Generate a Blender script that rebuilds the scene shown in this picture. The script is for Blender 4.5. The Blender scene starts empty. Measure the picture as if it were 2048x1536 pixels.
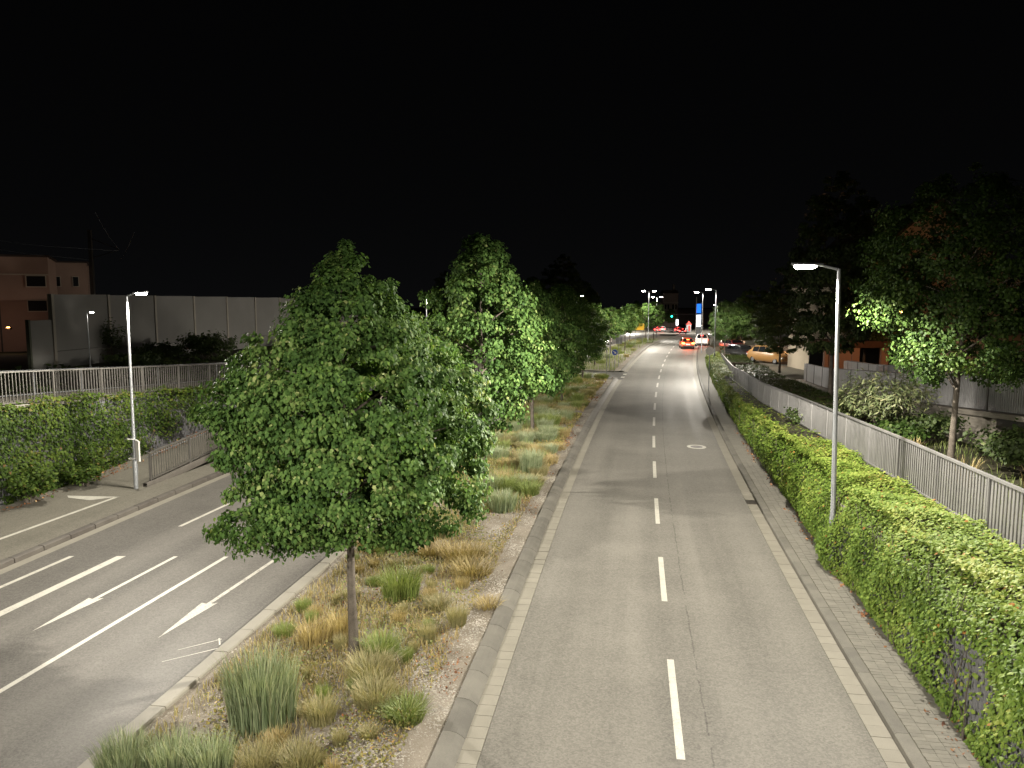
import bpy, math, random
import numpy as np
from mathutils import Matrix, Vector
random.seed(4); rng = np.random.default_rng(4)
sc = bpy.context.scene
col = sc.collection
R = math.radians

# ---------------------------------------------------------------- camera, world, exposure
cam = bpy.data.cameras.new('camera'); cam.lens = 27.04; cam.sensor_width = 36
cam.clip_start = 0.1; cam.clip_end = 2500
cam_o = bpy.data.objects.new('camera', cam); col.objects.link(cam_o)
cam_o.location = (0, 0, 6.9)
cam_o.rotation_euler = (R(90) - math.atan(173 / 1538.0), 0, 0)
sc.camera = cam_o
w = bpy.data.worlds.new('World'); sc.world = w; w.use_nodes = True
w.node_tree.nodes['Background'].inputs[0].default_value = (0.9, 0.92, 1.0, 1)
_n = w.node_tree.nodes; _l = w.node_tree.links          # town glow: a little lighter towards the horizon all round
_tc = _n.new('ShaderNodeTexCoord'); _sx = _n.new('ShaderNodeSeparateXYZ'); _l.new(_tc.outputs['Generated'], _sx.inputs[0]); _p = _sx.outputs[2]
for _op, _b in (('ABSOLUTE', 0), ('MULTIPLY', -6.5), ('EXPONENT', 0), ('MULTIPLY', .0022), ('ADD', .0009)):
    _m = _n.new('ShaderNodeMath'); _m.operation = _op; _l.new(_p, _m.inputs[0]); _m.inputs[1].default_value = _b; _p = _m.outputs[0]
_l.new(_p, _n['Background'].inputs[1])
sc.view_settings.view_transform = 'Standard'; sc.view_settings.look = 'None'
sc.view_settings.exposure = 0; sc.view_settings.gamma = 1
sc.view_settings.use_curve_mapping = False
try:
    sc.cycles.use_denoising = True
    sc.cycles.denoiser = 'OPENIMAGEDENOISE'
    sc.cycles.use_light_tree = True
    sc.cycles.max_bounces = 5; sc.cycles.diffuse_bounces = 3; sc.cycles.glossy_bounces = 2
    sc.cycles.transparent_max_bounces = 4; sc.cycles.sample_clamp_indirect = 4
except Exception:
    pass
LAMP_W = 2450.0           # LED street lamps
LAMP_C = (1.0, 0.93, 0.80)
SODIUM_C = (1.0, 0.46, 0.19)
def batwing(ld, k=2.8, cap=14.0):
    """road-lamp optics: more light to the sides than straight down"""
    ld.use_nodes = True; nt = ld.node_tree; em = nt.nodes['Emission']
    g = nt.nodes.new('ShaderNodeNewGeometry'); sp = nt.nodes.new('ShaderNodeSeparateXYZ'); nt.links.new(g.outputs['Incoming'], sp.inputs[0])
    prev = sp.outputs[2]
    for op, b in (('ABSOLUTE', 0), ('MAXIMUM', .05), ('POWER', -k), ('MINIMUM', cap)):
        m = nt.nodes.new('ShaderNodeMath'); m.operation = op; nt.links.new(prev, m.inputs[0])
        if op != 'ABSOLUTE': m.inputs[1].default_value = b
        prev = m.outputs[0]
    nt.links.new(prev, em.inputs['Strength'])

# ---------------------------------------------------------------- road frame: (s along the road, t to its right)
_yt = np.arange(-60.0, 420.0, 0.5)
def _C(y):
    a, b, c, d = 0.9419, 0.1411, 5.533e-4, 4.3e-8
    f = lambda q: a + b * q + c * q * q + d * q ** 3
    g = lambda q: b + 2 * c * q + 3 * d * q * q
    return np.where(y < 4, f(4) + g(4) * (y - 4), np.where(y > 124, f(124) + g(124) * (y - 124), f(y)))
_xt = _C(_yt)
_hd = np.arctan(np.gradient(_xt, _yt))
_st = np.concatenate([[0], np.cumsum(np.hypot(np.diff(_xt), np.diff(_yt)))]); _st -= np.interp(0, _yt, _st)
def F(s, t):
    y0 = np.interp(s, _st, _yt); x0 = np.interp(s, _st, _xt); h = np.interp(s, _st, _hd)
    return x0 + t * np.cos(h), y0 - t * np.sin(h)
def HD(s): return float(np.interp(s, _st, _hd))
def P(s, t, z=0.0):
    x, y = F(s, t); return Vector((float(x), float(y), z))
def S_of_y(y): return float(np.interp(y, _yt, _st))
def zr(s): return -0.026 * np.maximum(0, np.minimum(np.asarray(s, float), 225) - 112) - 0.008 * np.maximum(0, np.asarray(s, float) - 225)
_TS = [-40, 12, 20, 32, 44, 52, 62, 77, 95, 112, 500]; _TZ = [3.4, 2.6, 2.35, 1.8, 1.15, .9, .45, .28, .16, .12, .12]
def zT(s): return np.interp(s, _TS, _TZ) + zr(s)          # upper ground on the right
_LS = [-40, 7, 21.5, 34.5, 46.5, 58, 76, 97, 500]; _LZ = [4.3, 4.1, 3.35, 2.5, 1.75, 1.2, .6, .15, .15]
def zL(s): return np.interp(s, _LS, _LZ) + zr(s)          # upper ground on the left
def zPath(s): return 0.14 + np.clip((np.asarray(s, float) - 24.6) * 0.06, 0, 1.4) * (np.asarray(s, float) < 62) + zr(s)

# ---------------------------------------------------------------- materials
MATS = {}
def newmat(name):
    m = bpy.data.materials.new(name); m.use_nodes = True
    nt = m.node_tree; b = nt.nodes['Principled BSDF']
    return m, nt, b
def node(nt, typ, **kw):
    n = nt.nodes.new(typ)
    for k, v in kw.items(): setattr(n, k, v)
    return n
def L(nt, a, b): nt.links.new(a, b)
def ramp(nt, fac, stops):
    r = node(nt, 'ShaderNodeValToRGB'); e = r.color_ramp.elements
    while len(e) < len(stops): e.new(0.5)
    for i, (p, c) in enumerate(stops):
        e[i].position = p; e[i].color = (*c, 1) if len(c) == 3 else c
    L(nt, fac, r.inputs[0]); return r.outputs[0]
def noise(nt, vec, scale, detail=4, rough=0.55):
    n = node(nt, 'ShaderNodeTexNoise'); n.inputs['Scale'].default_value = scale
    n.inputs['Detail'].default_value = detail; n.inputs['Roughness'].default_value = rough
    if vec is not None: L(nt, vec, n.inputs['Vector'])
    return n.outputs['Fac']
def math_(nt, op, a, b=None, c=None):
    n = node(nt, 'ShaderNodeMath', operation=op)
    for i, v in enumerate((a, b, c)):
        if v is None: continue
        if isinstance(v, (int, float)): n.inputs[i].default_value = v
        else: L(nt, v, n.inputs[i])
    return n.outputs[0]
def mixc(nt, fac, a, b, mode='MIX'):
    n = node(nt, 'ShaderNodeMix', data_type='RGBA', blend_type=mode)
    for sock, v in ((n.inputs[0], fac), (n.inputs[6], a), (n.inputs[7], b)):
        if isinstance(v, (int, float)): sock.default_value = v
        elif isinstance(v, tuple): sock.default_value = (*v, 1)
        else: L(nt, v, sock)
    return n.outputs[2]
def bump(nt, b, h, strength=0.3, dist=0.01):
    n = node(nt, 'ShaderNodeBump'); n.inputs['Strength'].default_value = strength; n.inputs['Distance'].default_value = dist
    L(nt, h, n.inputs['Height']); L(nt, n.outputs[0], b.inputs['Normal'])
def mscale(nt, vec, sx, sy, sz=1.0):
    n = node(nt, 'ShaderNodeMapping'); n.inputs['Scale'].default_value = (sx, sy, sz); L(nt, vec, n.inputs[0]); return n.outputs[0]
def mottled(name, c0, c1, rough=0.8, scale=3.0, fine=40.0, metal=0.0, bumpS=0.2, spec=0.5, objrand=0.0):
    """base colour between c0 and c1 by coarse + fine noise, in world space"""
    m, nt, b = newmat(name)
    pos = node(nt, 'ShaderNodeNewGeometry').outputs['Position']
    a = noise(nt, pos, scale, 5); f = noise(nt, pos, fine, 3)
    v = math_(nt, 'ADD', math_(nt, 'MULTIPLY', a, 0.65), math_(nt, 'MULTIPLY', f, 0.35))
    if objrand:
        r = node(nt, 'ShaderNodeObjectInfo').outputs['Random']
        v = math_(nt, 'ADD', v, math_(nt, 'MULTIPLY', math_(nt, 'SUBTRACT', r, 0.5), objrand))
    L(nt, ramp(nt, v, [(0.3, c0), (0.7, c1)]), b.inputs['Base Color'])
    b.inputs['Roughness'].default_value = rough; b.inputs['Metallic'].default_value = metal
    b.inputs['Specular IOR Level'].default_value = spec
    if bumpS: bump(nt, b, f, bumpS, 0.01)
    MATS[name] = m; return m
def plain(name, c, rough=0.5, metal=0.0, spec=0.5):
    return mottled(name, tuple(x * 0.88 for x in c), tuple(min(1, x * 1.1) for x in c), rough, 6, 60, metal, 0.0, spec)
def emis(name, c, s):
    m, nt, b = newmat(name)
    b.inputs['Base Color'].default_value = (*[x * .3 for x in c], 1)
    b.inputs['Emission Color'].default_value = (*c, 1); b.inputs['Emission Strength'].default_value = s
    MATS[name] = m; return m
def leafmat(name, stops, rough=0.42, trans=0.3, spec=0.45):
    m, nt, b = newmat(name)
    a = node(nt, 'ShaderNodeAttribute'); a.attribute_name = 'rnd'
    cc = ramp(nt, a.outputs['Fac'], stops)
    L(nt, cc, b.inputs['Base Color']); b.inputs['Roughness'].default_value = rough
    b.inputs['Specular IOR Level'].default_value = spec
    if trans:
        t = node(nt, 'ShaderNodeBsdfTranslucent'); L(nt, mixc(nt, 1.0, cc, (1.0, 1.0, 0.55), 'MULTIPLY'), t.inputs[0])
        mx = node(nt, 'ShaderNodeMixShader'); mx.inputs[0].default_value = trans
        L(nt, b.outputs[0], mx.inputs[1]); L(nt, t.outputs[0], mx.inputs[2])
        L(nt, mx.outputs[0], nt.nodes['Material Output'].inputs[0])
    MATS[name] = m; return m

def asphalt(name, c, seam=None, tracks=(), warm=0.0):
    m, nt, b = newmat(name)
    uv = node(nt, 'ShaderNodeUVMap').outputs[0]
    sep = node(nt, 'ShaderNodeSeparateXYZ'); L(nt, uv, sep.inputs[0]); u = sep.outputs[0]
    vor = node(nt, 'ShaderNodeTexVoronoi'); vor.inputs['Scale'].default_value = 34; L(nt, uv, vor.inputs['Vector'])
    sp = node(nt, 'ShaderNodeSeparateColor'); L(nt, vor.outputs['Color'], sp.inputs[0])
    fine = math_(nt, 'MULTIPLY', math_(nt, 'SUBTRACT', sp.outputs[0], 0.5), 0.34)
    n1 = math_(nt, 'MULTIPLY', math_(nt, 'SUBTRACT', noise(nt, mscale(nt, uv, 1.3, 0.035), 1.0, 4), 0.5), 0.75)
    n2 = math_(nt, 'MULTIPLY', math_(nt, 'SUBTRACT', noise(nt, uv, 0.45, 5, 0.65), 0.5), 0.5)
    n3 = math_(nt, 'MULTIPLY', math_(nt, 'SUBTRACT', noise(nt, mscale(nt, uv, 0.12, 0.9), 1.0, 3), 0.5), 0.16)
    n4 = math_(nt, 'MULTIPLY', math_(nt, 'SUBTRACT', noise(nt, uv, 9.0, 4, 0.7), 0.5), 0.35)
    tot = math_(nt, 'ADD', 1.0, fine)
    for q in (n1, n2, n3, n4): tot = math_(nt, 'ADD', tot, q)
    for (tc, wd, am) in tracks:
        d = math_(nt, 'DIVIDE', math_(nt, 'SUBTRACT', u, tc), wd)
        g = math_(nt, 'POWER', 2.718, math_(nt, 'MULTIPLY', math_(nt, 'MULTIPLY', d, d), -1.0))
        tot = math_(nt, 'ADD', tot, math_(nt, 'MULTIPLY', g, am))
    if seam is not None:
        wob = math_(nt, 'MULTIPLY', math_(nt, 'SUBTRACT', noise(nt, uv, 3.5, 5, 0.7), 0.5), 0.09)
        d = math_(nt, 'ABSOLUTE', math_(nt, 'SUBTRACT', math_(nt, 'ADD', u, wob), seam))
        k = math_(nt, 'MULTIPLY', math_(nt, 'LESS_THAN', d, 0.015), -0.28)
        k = math_(nt, 'MULTIPLY', k, math_(nt, 'GREATER_THAN', noise(nt, mscale(nt, uv, 2, 1.2), 1.5, 3), 0.42))
        tot = math_(nt, 'ADD', tot, k)
    cc = mixc(nt, 1.0, c, tot, 'MULTIPLY')
    L(nt, cc, b.inputs['Base Color'])
    rr = math_(nt, 'ADD', 0.62, math_(nt, 'MULTIPLY', n1, 0.35)); L(nt, rr, b.inputs['Roughness'])
    b.inputs['Specular IOR Level'].default_value = 0.08
    bump(nt, b, sp.outputs[0], 0.35, 0.006)
    MATS[name] = m; return m

asphalt('asphalt_right', (0.158, 0.150, 0.133), seam=0.47, tracks=((-2.2, .4, .07), (-.8, .4, .07), (.95, .35, .07), (2.35, .35, .06)))
asphalt('asphalt_left', (0.122, 0.115, 0.105), tracks=((-9.5, .38, .13), (-10.1, .3, -.08), (-10.8, .38, .13), (-12.2, .35, .12), (-12.9, .3, -.09), (-13.6, .35, .12), (-8.9, .2, -.08), (-15.4, .5, -.06)))
asphalt('asphalt_path', (0.150, 0.141, 0.118))
asphalt('asphalt_patch', (0.10, 0.097, 0.09))
def paint_mat():
    m, nt, b = newmat('road_paint')
    pos = node(nt, 'ShaderNodeNewGeometry').outputs['Position']
    v = math_(nt, 'ADD', math_(nt, 'MULTIPLY', noise(nt, pos, 30, 5, .7), .6), math_(nt, 'MULTIPLY', noise(nt, pos, 4, 4, .6), .4))
    L(nt, ramp(nt, v, [(0.36, (.20, .19, .165)), (0.44, (.40, .385, .34)), (0.55, (.47, .455, .40)), (0.7, (.52, .50, .44))]), b.inputs['Base Color'])
    b.inputs['Roughness'].default_value = .6; MATS['road_paint'] = m
paint_mat()
def paint_worn():
    m, nt, b = newmat('road_paint_worn')
    pos = node(nt, 'ShaderNodeNewGeometry').outputs['Position']
    v = math_(nt, 'ADD', math_(nt, 'MULTIPLY', noise(nt, pos, 22, 5, .75), .65), math_(nt, 'MULTIPLY', noise(nt, pos, 3, 4, .6), .35))
    L(nt, ramp(nt, v, [(0.40, (.17, .16, .14)), (0.5, (.40, .385, .34)), (0.7, (.46, .44, .39))]), b.inputs['Base Color'])
    b.inputs['Roughness'].default_value = .65; MATS['road_paint_worn'] = m
paint_worn()
mottled('gutter_concrete', (.175, .163, .133), (.23, .215, .178), .75, 2.2, 55, 0, .2, .4, .14)
mottled('kerb_concrete', (.095, .089, .077), (.155, .146, .124), .8, 2.5, 50, 0, .25, .4, .3)
mottled('kerb_dark', (.06, .052, .045), (.10, .09, .078), .8, 2.5, 50, 0, .25, .4, .3)
mottled('paver', (.122, .116, .099), (.178, .168, .143), .85, 3, 60, 0, .3, .35, .18)
mottled('joint_soil', (.06, .053, .04), (.10, .088, .068), .95, 6, 60, 0, .3, .2)
mottled('gravel_soil', (.10, .083, .06), (.27, .24, .20), .95, 1.1, 45, 0, .8, .2)
mottled('stone_bits', (.16, .145, .12), (.44, .41, .36), .85, 9, 60, 0, 0, .3)
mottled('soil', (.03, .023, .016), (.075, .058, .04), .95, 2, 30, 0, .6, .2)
mottled('terrace_ground', (.03, .034, .018), (.075, .066, .04), .95, 1.2, 26, 0, .6, .2)
mottled('verge_ground', (.022, .027, .012), (.06, .055, .03), .95, .8, 22, 0, .6, .2)
mottled('wall_concrete', (.078, .078, .083), (.13, .13, .137), .8, 1.3, 30, 0, .3, .4)
mottled('pale_concrete', (.22, .20, .165), (.33, .30, .26), .8, 1.0, 25, 0, .2, .4)
mottled('barrier_concrete', (.15, .147, .138), (.205, .20, .19), .85, .35, 20, 0, .2, .3)
mottled('barrier_dark', (.045, .05, .035), (.08, .085, .06), .85, .35, 20, 0, .2, .3)
mottled('galvanised', (.20, .21, .222), (.275, .285, .30), .42, 5, 40, .35, .05, .5)
mottled('fence_paint', (.155, .152, .15), (.215, .21, .208), .5, 3, 30, .25, .05, .5, .25)
mottled('ramp_paint_lit', (.30, .295, .30), (.38, .375, .38), .5, 3, 30, .1, .05, .4, .25)  # lighter copy of the fence paint, brightness of the lit ramp put into colour
mottled('rail_paint', (.085, .08, .073), (.13, .123, .113), .5, 3, 30, .25, .05, .5, .2)
mottled('dark_steel', (.04, .035, .03), (.07, .06, .05), .5, 5, 30, .4, .05, .5)
mottled('bark', (.05, .042, .034), (.13, .112, .092), .9, 7, 40, 0, .7, .2)
mottled('pink_render', (.31, .205, .16), (.38, .255, .20), .9, .6, 20, 0, .1, .2)
mottled('cream_render', (.42, .36, .28), (.52, .45, .36), .9, .6, 20, 0, .1, .2)
mottled('brown_timber', (.05, .025, .015), (.10, .055, .035), .8, 3, 30, 0, .2, .3)
mottled('roof_tile', (.035, .025, .02), (.07, .05, .04), .9, 2, 18, 0, .4, .2)
mottled('tower_render', (.30, .24, .22), (.38, .31, .28), .9, .6, 20, 0, .1, .2)
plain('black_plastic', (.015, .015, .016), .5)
plain('tyre_rubber', (.012, .012, .012), .85)
plain('window_glass', (.012, .014, .016), .08, 0, .8)
plain('dark_pane', (.012, .012, .013), .6, 0, .15)
plain('white_plastic', (.62, .61, .58), .5)
plain('grey_sheet', (.33, .34, .36), .45, .3)
plain('blue_sheet', (.02, .07, .36), .4)
plain('yellow_sheet', (.70, .42, .02), .5)
plain('red_sheet', (.45, .04, .03), .5)
for n_, c_ in (('car_orange', (.55, .07, .015)), ('car_white', (.62, .62, .62)), ('car_red', (.35, .03, .03)), ('car_silver', (.42, .42, .43)),
               ('car_gold', (.36, .20, .075)), ('car_black', (.02, .02, .022)), ('car_maroon', (.16, .02, .02))):
    mm = plain(n_, c_, .28, 0.0, .6); mm.node_tree.nodes['Principled BSDF'].inputs['Coat Weight'].default_value = .5
emis('led_lens', (1.0, .95, .84), 70)
emis('led_far', (1.0, .96, .88), 45)
emis('sodium_lens', (1.0, .45, .12), 30)
emis('tail_glow', (1.0, .05, .04), 16)
emis('tail_hot', (1.0, .16, .03), 24)
emis('head_glow', (1.0, .97, .93), 60)
emis('signal_green', (.02, 1.0, .62), 16)
emis('sign_white_lit', (.85, .92, 1.0), 2.2)
emis('sign_blue_lit', (.02, .18, 1.0), 1.6)
emis('window_lit', (1.0, .42, .14), 1.2)
emis('plate_lit', (1.0, .9, .8), .9)
LIME = [(0.0, (0.027, 0.058, 0.015)), (.45, (0.062, 0.118, 0.029)), (.8, (0.118, 0.185, 0.050)), (1.0, (0.246, 0.280, 0.112))]
leafmat('lime_leaf', LIME, .6, .3, .10)
leafmat('dark_leaf', [(0, (.028, .045, .014)), (.6, (.055, .085, .024)), (1, (.10, .12, .04))], .55, .25, .3)
leafmat('maple_leaf', [(0, (.016, .036, .007)), (.6, (.042, .077, .015)), (1, (.085, .12, .03))], .55, .3, .2)
leafmat('creeper_leaf', [(0, (0.051, 0.097, 0.014)), (.45, (0.131, 0.203, 0.034)), (.80, (0.222, 0.291, 0.057)), (.95, (0.319, 0.342, 0.091)), (1, (0.342, 0.160, 0.046))], .6, .3, .15)
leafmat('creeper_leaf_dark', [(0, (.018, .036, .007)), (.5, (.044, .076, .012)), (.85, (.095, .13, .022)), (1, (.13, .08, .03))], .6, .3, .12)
leafmat('willow_leaf', [(0, (.07, .10, .04)), (.5, (.15, .18, .08)), (1, (.30, .29, .15))], .5, .3)
leafmat('hedge_leaf', [(0, (.03, .05, .012)), (.6, (.055, .085, .02)), (1, (.11, .12, .04))], .5, .25)
leafmat('blue_grass', [(0, (0.122, 0.171, 0.085)), (.5, (0.244, 0.293, 0.171)), (1, (0.415, 0.415, 0.268))], .55, .25)
leafmat('green_grass', [(0, (0.103, 0.149, 0.034)), (.5, (0.196, 0.253, 0.069)), (1, (0.322, 0.333, 0.127))], .55, .25)
leafmat('pale_grass', [(0, (0.171, 0.171, 0.073)), (.5, (0.293, 0.268, 0.134)), (1, (0.464, 0.390, 0.220))], .6, .25)
leafmat('dry_grass', [(0, (0.196, 0.144, 0.057)), (.5, (0.356, 0.282, 0.127)), (1, (0.540, 0.448, 0.230))], .6, .25)
leafmat('sedum_leaf', [(0, (0.115, 0.121, 0.032)), (.45, (0.230, 0.213, 0.057)), (.8, (0.345, 0.253, 0.081)), (1, (0.437, 0.207, 0.086))], .6, .2)
leafmat('litter_leaf', [(0, (.09, .035, .018)), (.5, (.22, .09, .035)), (.8, (.34, .17, .065)), (1, (.44, .31, .16))], .7, .1)

# ---------------------------------------------------------------- mesh helpers
def link(o): col.objects.link(o); return o
def put(o, parent):
    if parent is not None:
        o.parent = parent
        if parent.get('_world'): o.matrix_parent_inverse = Matrix.Translation(-Vector(parent['_world']))
    return o
def np_mesh(name, V, faces, mats, uv=None, rnd=None, smooth=False, midx=None):
    """faces: int array (n,k) or list of such arrays"""
    V = np.asarray(V, np.float32)
    fs = faces if isinstance(faces, list) else [faces]
    fs = [np.asarray(f, np.int32) for f in fs if len(f)]
    me = bpy.data.meshes.new(name)
    me.vertices.add(len(V)); me.vertices.foreach_set('co', V.ravel())
    idx = np.concatenate([f.ravel() for f in fs]); tot = np.concatenate([np.full(len(f), f.shape[1], np.int32) for f in fs])
    me.loops.add(len(idx)); me.loops.foreach_set('vertex_index', idx)
    me.polygons.add(len(tot)); st = np.concatenate([[0], np.cumsum(tot)[:-1]]).astype(np.int32)
    me.polygons.foreach_set('loop_start', st); me.polygons.foreach_set('loop_total', tot)
    if midx is not None: me.polygons.foreach_set('material_index', np.asarray(midx, np.int32))
    if smooth: me.polygons.foreach_set('use_smooth', np.ones(len(tot), bool))
    for m in (mats if isinstance(mats, (list, tuple)) else [mats]): me.materials.append(MATS[m])
    if uv is not None:
        l = me.uv_layers.new(name='UVMap'); l.data.foreach_set('uv', np.asarray(uv, np.float32)[idx].ravel())
    if rnd is not None:
        a = me.attributes.new('rnd', 'FLOAT', 'POINT'); a.data.foreach_set('value', np.asarray(rnd, np.float32))
    me.update(calc_edges=True); me.validate()
    return me
def obj(name, me, parent=None, loc=None, rot=None):
    o = bpy.data.objects.new(name, me); link(o)
    if loc is not None: o.location = loc
    if rot is not None: o.rotation_euler = rot
    return put(o, parent)
def tag(o, label, cat, group=None):
    o['label'] = label; o['category'] = cat
    if group: o['group'] = group
    return o
def thing(name, label, cat, loc=(0, 0, 0), group=None, world=True):
    """Empty at the thing's base; with world=True its parts are given in world coordinates"""
    o = bpy.data.objects.new(name, None); link(o); o.location = loc; o.empty_display_size = .2
    if world: o['_world'] = tuple(loc)
    return tag(o, label, cat, group)
def structure(o): o['kind'] = 'structure'; return o
def stuff(o): o['kind'] = 'stuff'; return o
class MB:
    def __init__(s): s.v = []; s.f = []; s.n = 0
    def add(s, V, Fc):
        s.v.extend([tuple(p) for p in V]); s.f.extend([tuple(i + s.n for i in f) for f in Fc]); s.n += len(V); return s
    def box(s, c, d, rz=0.0, M=None):
        x, y, z = d[0] / 2, d[1] / 2, d[2] / 2
        ca, sa = math.cos(rz), math.sin(rz); V = []
        for a, b, e in ((-x, -y, -z), (x, -y, -z), (x, y, -z), (-x, y, -z), (-x, -y, z), (x, -y, z), (x, y, z), (-x, y, z)):
            p = Vector((c[0] + a * ca - b * sa, c[1] + a * sa + b * ca, c[2] + e)); V.append(M @ p if M else p)
        return s.add(V, [(0, 3, 2, 1), (4, 5, 6, 7), (0, 1, 5, 4), (1, 2, 6, 5), (2, 3, 7, 6), (3, 0, 4, 7)])
    def tube(s, pts, rad, n=8, cap=True):
        pts = [Vector(p) for p in pts]
        if not hasattr(rad, '__len__'): rad = [rad] * len(pts)
        V = []; ref = Vector((0, 0, 1))
        for i, p in enumerate(pts):
            d = (pts[min(i + 1, len(pts) - 1)] - pts[max(i - 1, 0)]).normalized()
            u = d.cross(ref if abs(d.z) < .95 else Vector((1, 0, 0))).normalized(); v = d.cross(u)
            for k in range(n):
                a = 2 * math.pi * k / n; V.append(p + (u * math.cos(a) + v * math.sin(a)) * rad[i])
        Fc = [(i * n + k, i * n + (k + 1) % n, (i + 1) * n + (k + 1) % n, (i + 1) * n + k) for i in range(len(pts) - 1) for k in range(n)]
        if cap: Fc += [tuple(range(n - 1, -1, -1)), tuple((len(pts) - 1) * n + k for k in range(n))]
        return s.add(V, Fc)
    def disc(s, c, nrm, r, th, n=20):
        nrm = Vector(nrm).normalized(); return s.tube([Vector(c) - nrm * th / 2, Vector(c) + nrm * th / 2], r, n)
    def prism(s, poly, y0, y1, axis='y'):
        n = len(poly)
        if axis == 'y': V = [(a, y0, b) for a, b in poly] + [(a, y1, b) for a, b in poly]
        elif axis == 'x': V = [(y0, a, b) for a, b in poly] + [(y1, a, b) for a, b in poly]
        else: V = [(a, b, y0) for a, b in poly] + [(a, b, y1) for a, b in poly]
        return s.add(V, [tuple(range(n)), tuple(range(2 * n - 1, n - 1, -1))] + [(i, i + n, (i + 1) % n + n, (i + 1) % n) for i in range(n)])
    def mesh(s, name, mat, smooth=False):
        me = bpy.data.meshes.new(name); me.from_pydata(s.v, [], s.f); me.materials.append(MATS[mat])
        import bmesh
        bm = bmesh.new(); bm.from_mesh(me); bmesh.ops.recalc_face_normals(bm, faces=bm.faces); bm.to_mesh(me); bm.free()
        if smooth:
            for p in me.polygons: p.use_smooth = True
            try: me.set_sharp_from_angle(angle=R(40))
            except Exception: pass
        return me
    def build(s, name, mat, parent=None, smooth=False, loc=None, rot=None):
        return obj(name, s.mesh(name, mat, smooth), parent, loc, rot)
def strip(name, t0, t1, s0, s1, zf, mat, ds=1.5, nt=2, parent=None, jitter=0.0, smooth=True):
    S = np.linspace(s0, s1, max(2, int((s1 - s0) / ds) + 1)); T = np.linspace(t0, t1, nt)
    SS, TT = np.meshgrid(S, T, indexing='ij')
    X, Y = F(SS.ravel(), 0 * TT.ravel()); h = np.interp(SS.ravel(), _st, _hd)
    X = X + TT.ravel() * np.cos(h); Y = Y - TT.ravel() * np.sin(h)
    Z = zf(SS.ravel(), TT.ravel()) if callable(zf) else np.full(X.shape, zf)
    if jitter: Z = Z + rng.normal(0, jitter, len(Z))
    n, m = len(S), nt
    a = (np.arange(n - 1)[:, None] * m + np.arange(m - 1)[None]).ravel()
    q = np.stack([a, a + 1, a + m + 1, a + m], 1)
    me = np_mesh(name, np.stack([X, Y, Z], 1), q, mat, uv=np.stack([TT.ravel(), SS.ravel()], 1), smooth=smooth)
    return obj(name, me, parent)
def extrude_profile(name, prof, s0, s1, mat, ds=1.0, zf=zr, parent=None, smooth=False):
    """prof: [(t,z)...] swept along the road, open curve"""
    S = np.linspace(s0, s1, max(2, int((s1 - s0) / ds) + 1)); n, m = len(S), len(prof)
    t = np.array([p[0] for p in prof]); z = np.array([p[1] for p in prof])
    SS = np.repeat(S, m); TT = np.tile(t, n); X, Y = F(SS, TT); Z = np.tile(z, n) + zf(SS)
    a = (np.arange(n - 1)[:, None] * m + np.arange(m - 1)[None]).ravel()
    q = np.stack([a, a + m, a + m + 1, a + 1], 1)
    me = np_mesh(name, np.stack([X, Y, Z], 1), q, mat, uv=np.stack([TT, SS], 1), smooth=smooth)
    return obj(name, me, parent)

LEAF = np.array([(0, 0, 0), (-.40, .26, -.16), (-.27, .62, -.16), (0, 1.0, -.22), (.27, .62, -.16), (.40, .26, -.16)], np.float32)
LEAF_F = np.array([(0, 3, 2, 1), (0, 5, 4, 3)], np.int32)
LANCE = np.array([(0, 0, 0), (-.11, .35, -.03), (-.09, .7, -.08), (0, 1.0, -.2), (.09, .7, -.08), (.11, .35, -.03)], np.float32)
def nrmz(a): return a / np.maximum(1e-6, np.linalg.norm(a, axis=1, keepdims=True))
def leaves(pos, nor, tip, size, rnd, shape=LEAF, asp=None):
    n = nrmz(nor); d = tip - n * np.sum(tip * n, 1, keepdims=True); d = nrmz(d); u = np.cross(d, n)
    size = np.asarray(size, np.float32).reshape(-1, 1, 1)
    V = pos[:, None, :] + size * (shape[None, :, 0:1] * u[:, None, :] + shape[None, :, 1:2] * d[:, None, :] + shape[None, :, 2:3] * n[:, None, :])
    N = len(pos); k = len(shape)
    Fq = (LEAF_F[None] + (np.arange(N) * k)[:, None, None]).reshape(-1, 4)
    return V.reshape(-1, 3), Fq, np.repeat(rnd, k)
def rnd_dirs(n, g):
    return nrmz(g.normal(size=(n, 3)))

# ---------------------------------------------------------------- ground, roads, kerbs
gb = MB().box((0, 150, -6.2), (1600, 1600, .4)).build('ground', 'verge_ground'); structure(gb)
TOP = 330
road_r = structure(strip('road', -3.0, 3.0, -12, TOP, lambda s, t: zr(s), 'asphalt_right', 2, 3)); road_r['label'] = 'right carriageway of worn grey asphalt'
road_l = structure(strip('road', -16.7, -8.72, -12, TOP, lambda s, t: zr(s), 'asphalt_left', 2, 5)); road_l['label'] = 'left carriageway with turn arrows and lane lines'
med = structure(strip('median', -8.45, -3.66, -12, 65.0, lambda s, t: .05 + zr(s) + .03 * np.sin(s * 1.7 + t * 2.1) * np.cos(t * 1.3 + s * .6), 'gravel_soil', .5, 12))
med2 = structure(strip('median', -8.45, -3.66, 72.0, 175, lambda s, t: .05 + zr(s) + .02 * np.sin(s * 1.7 + t * 2.1), 'gravel_soil', 1.0, 8))
gap = structure(strip('road', -8.72, -3.0, 65.0, 72.0, lambda s, t: zr(s) + .002, 'asphalt_patch', 1, 4)); gap['label'] = 'dark asphalt opening across the median'
for a_, b_ in ((65.0, 65.3), (71.7, 72.0)):
    o = strip('median_kerb', -8.5, -3.4, a_, b_, lambda s, t: .13 + zr(s), 'gutter_concrete', .3, 3); structure(o)
cross = structure(strip('road', -60, 80, 193, 214, lambda s, t: zr(s) + .012, 'asphalt_right', 3, 10)); cross['label'] = 'cross street at the far junction'
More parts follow.
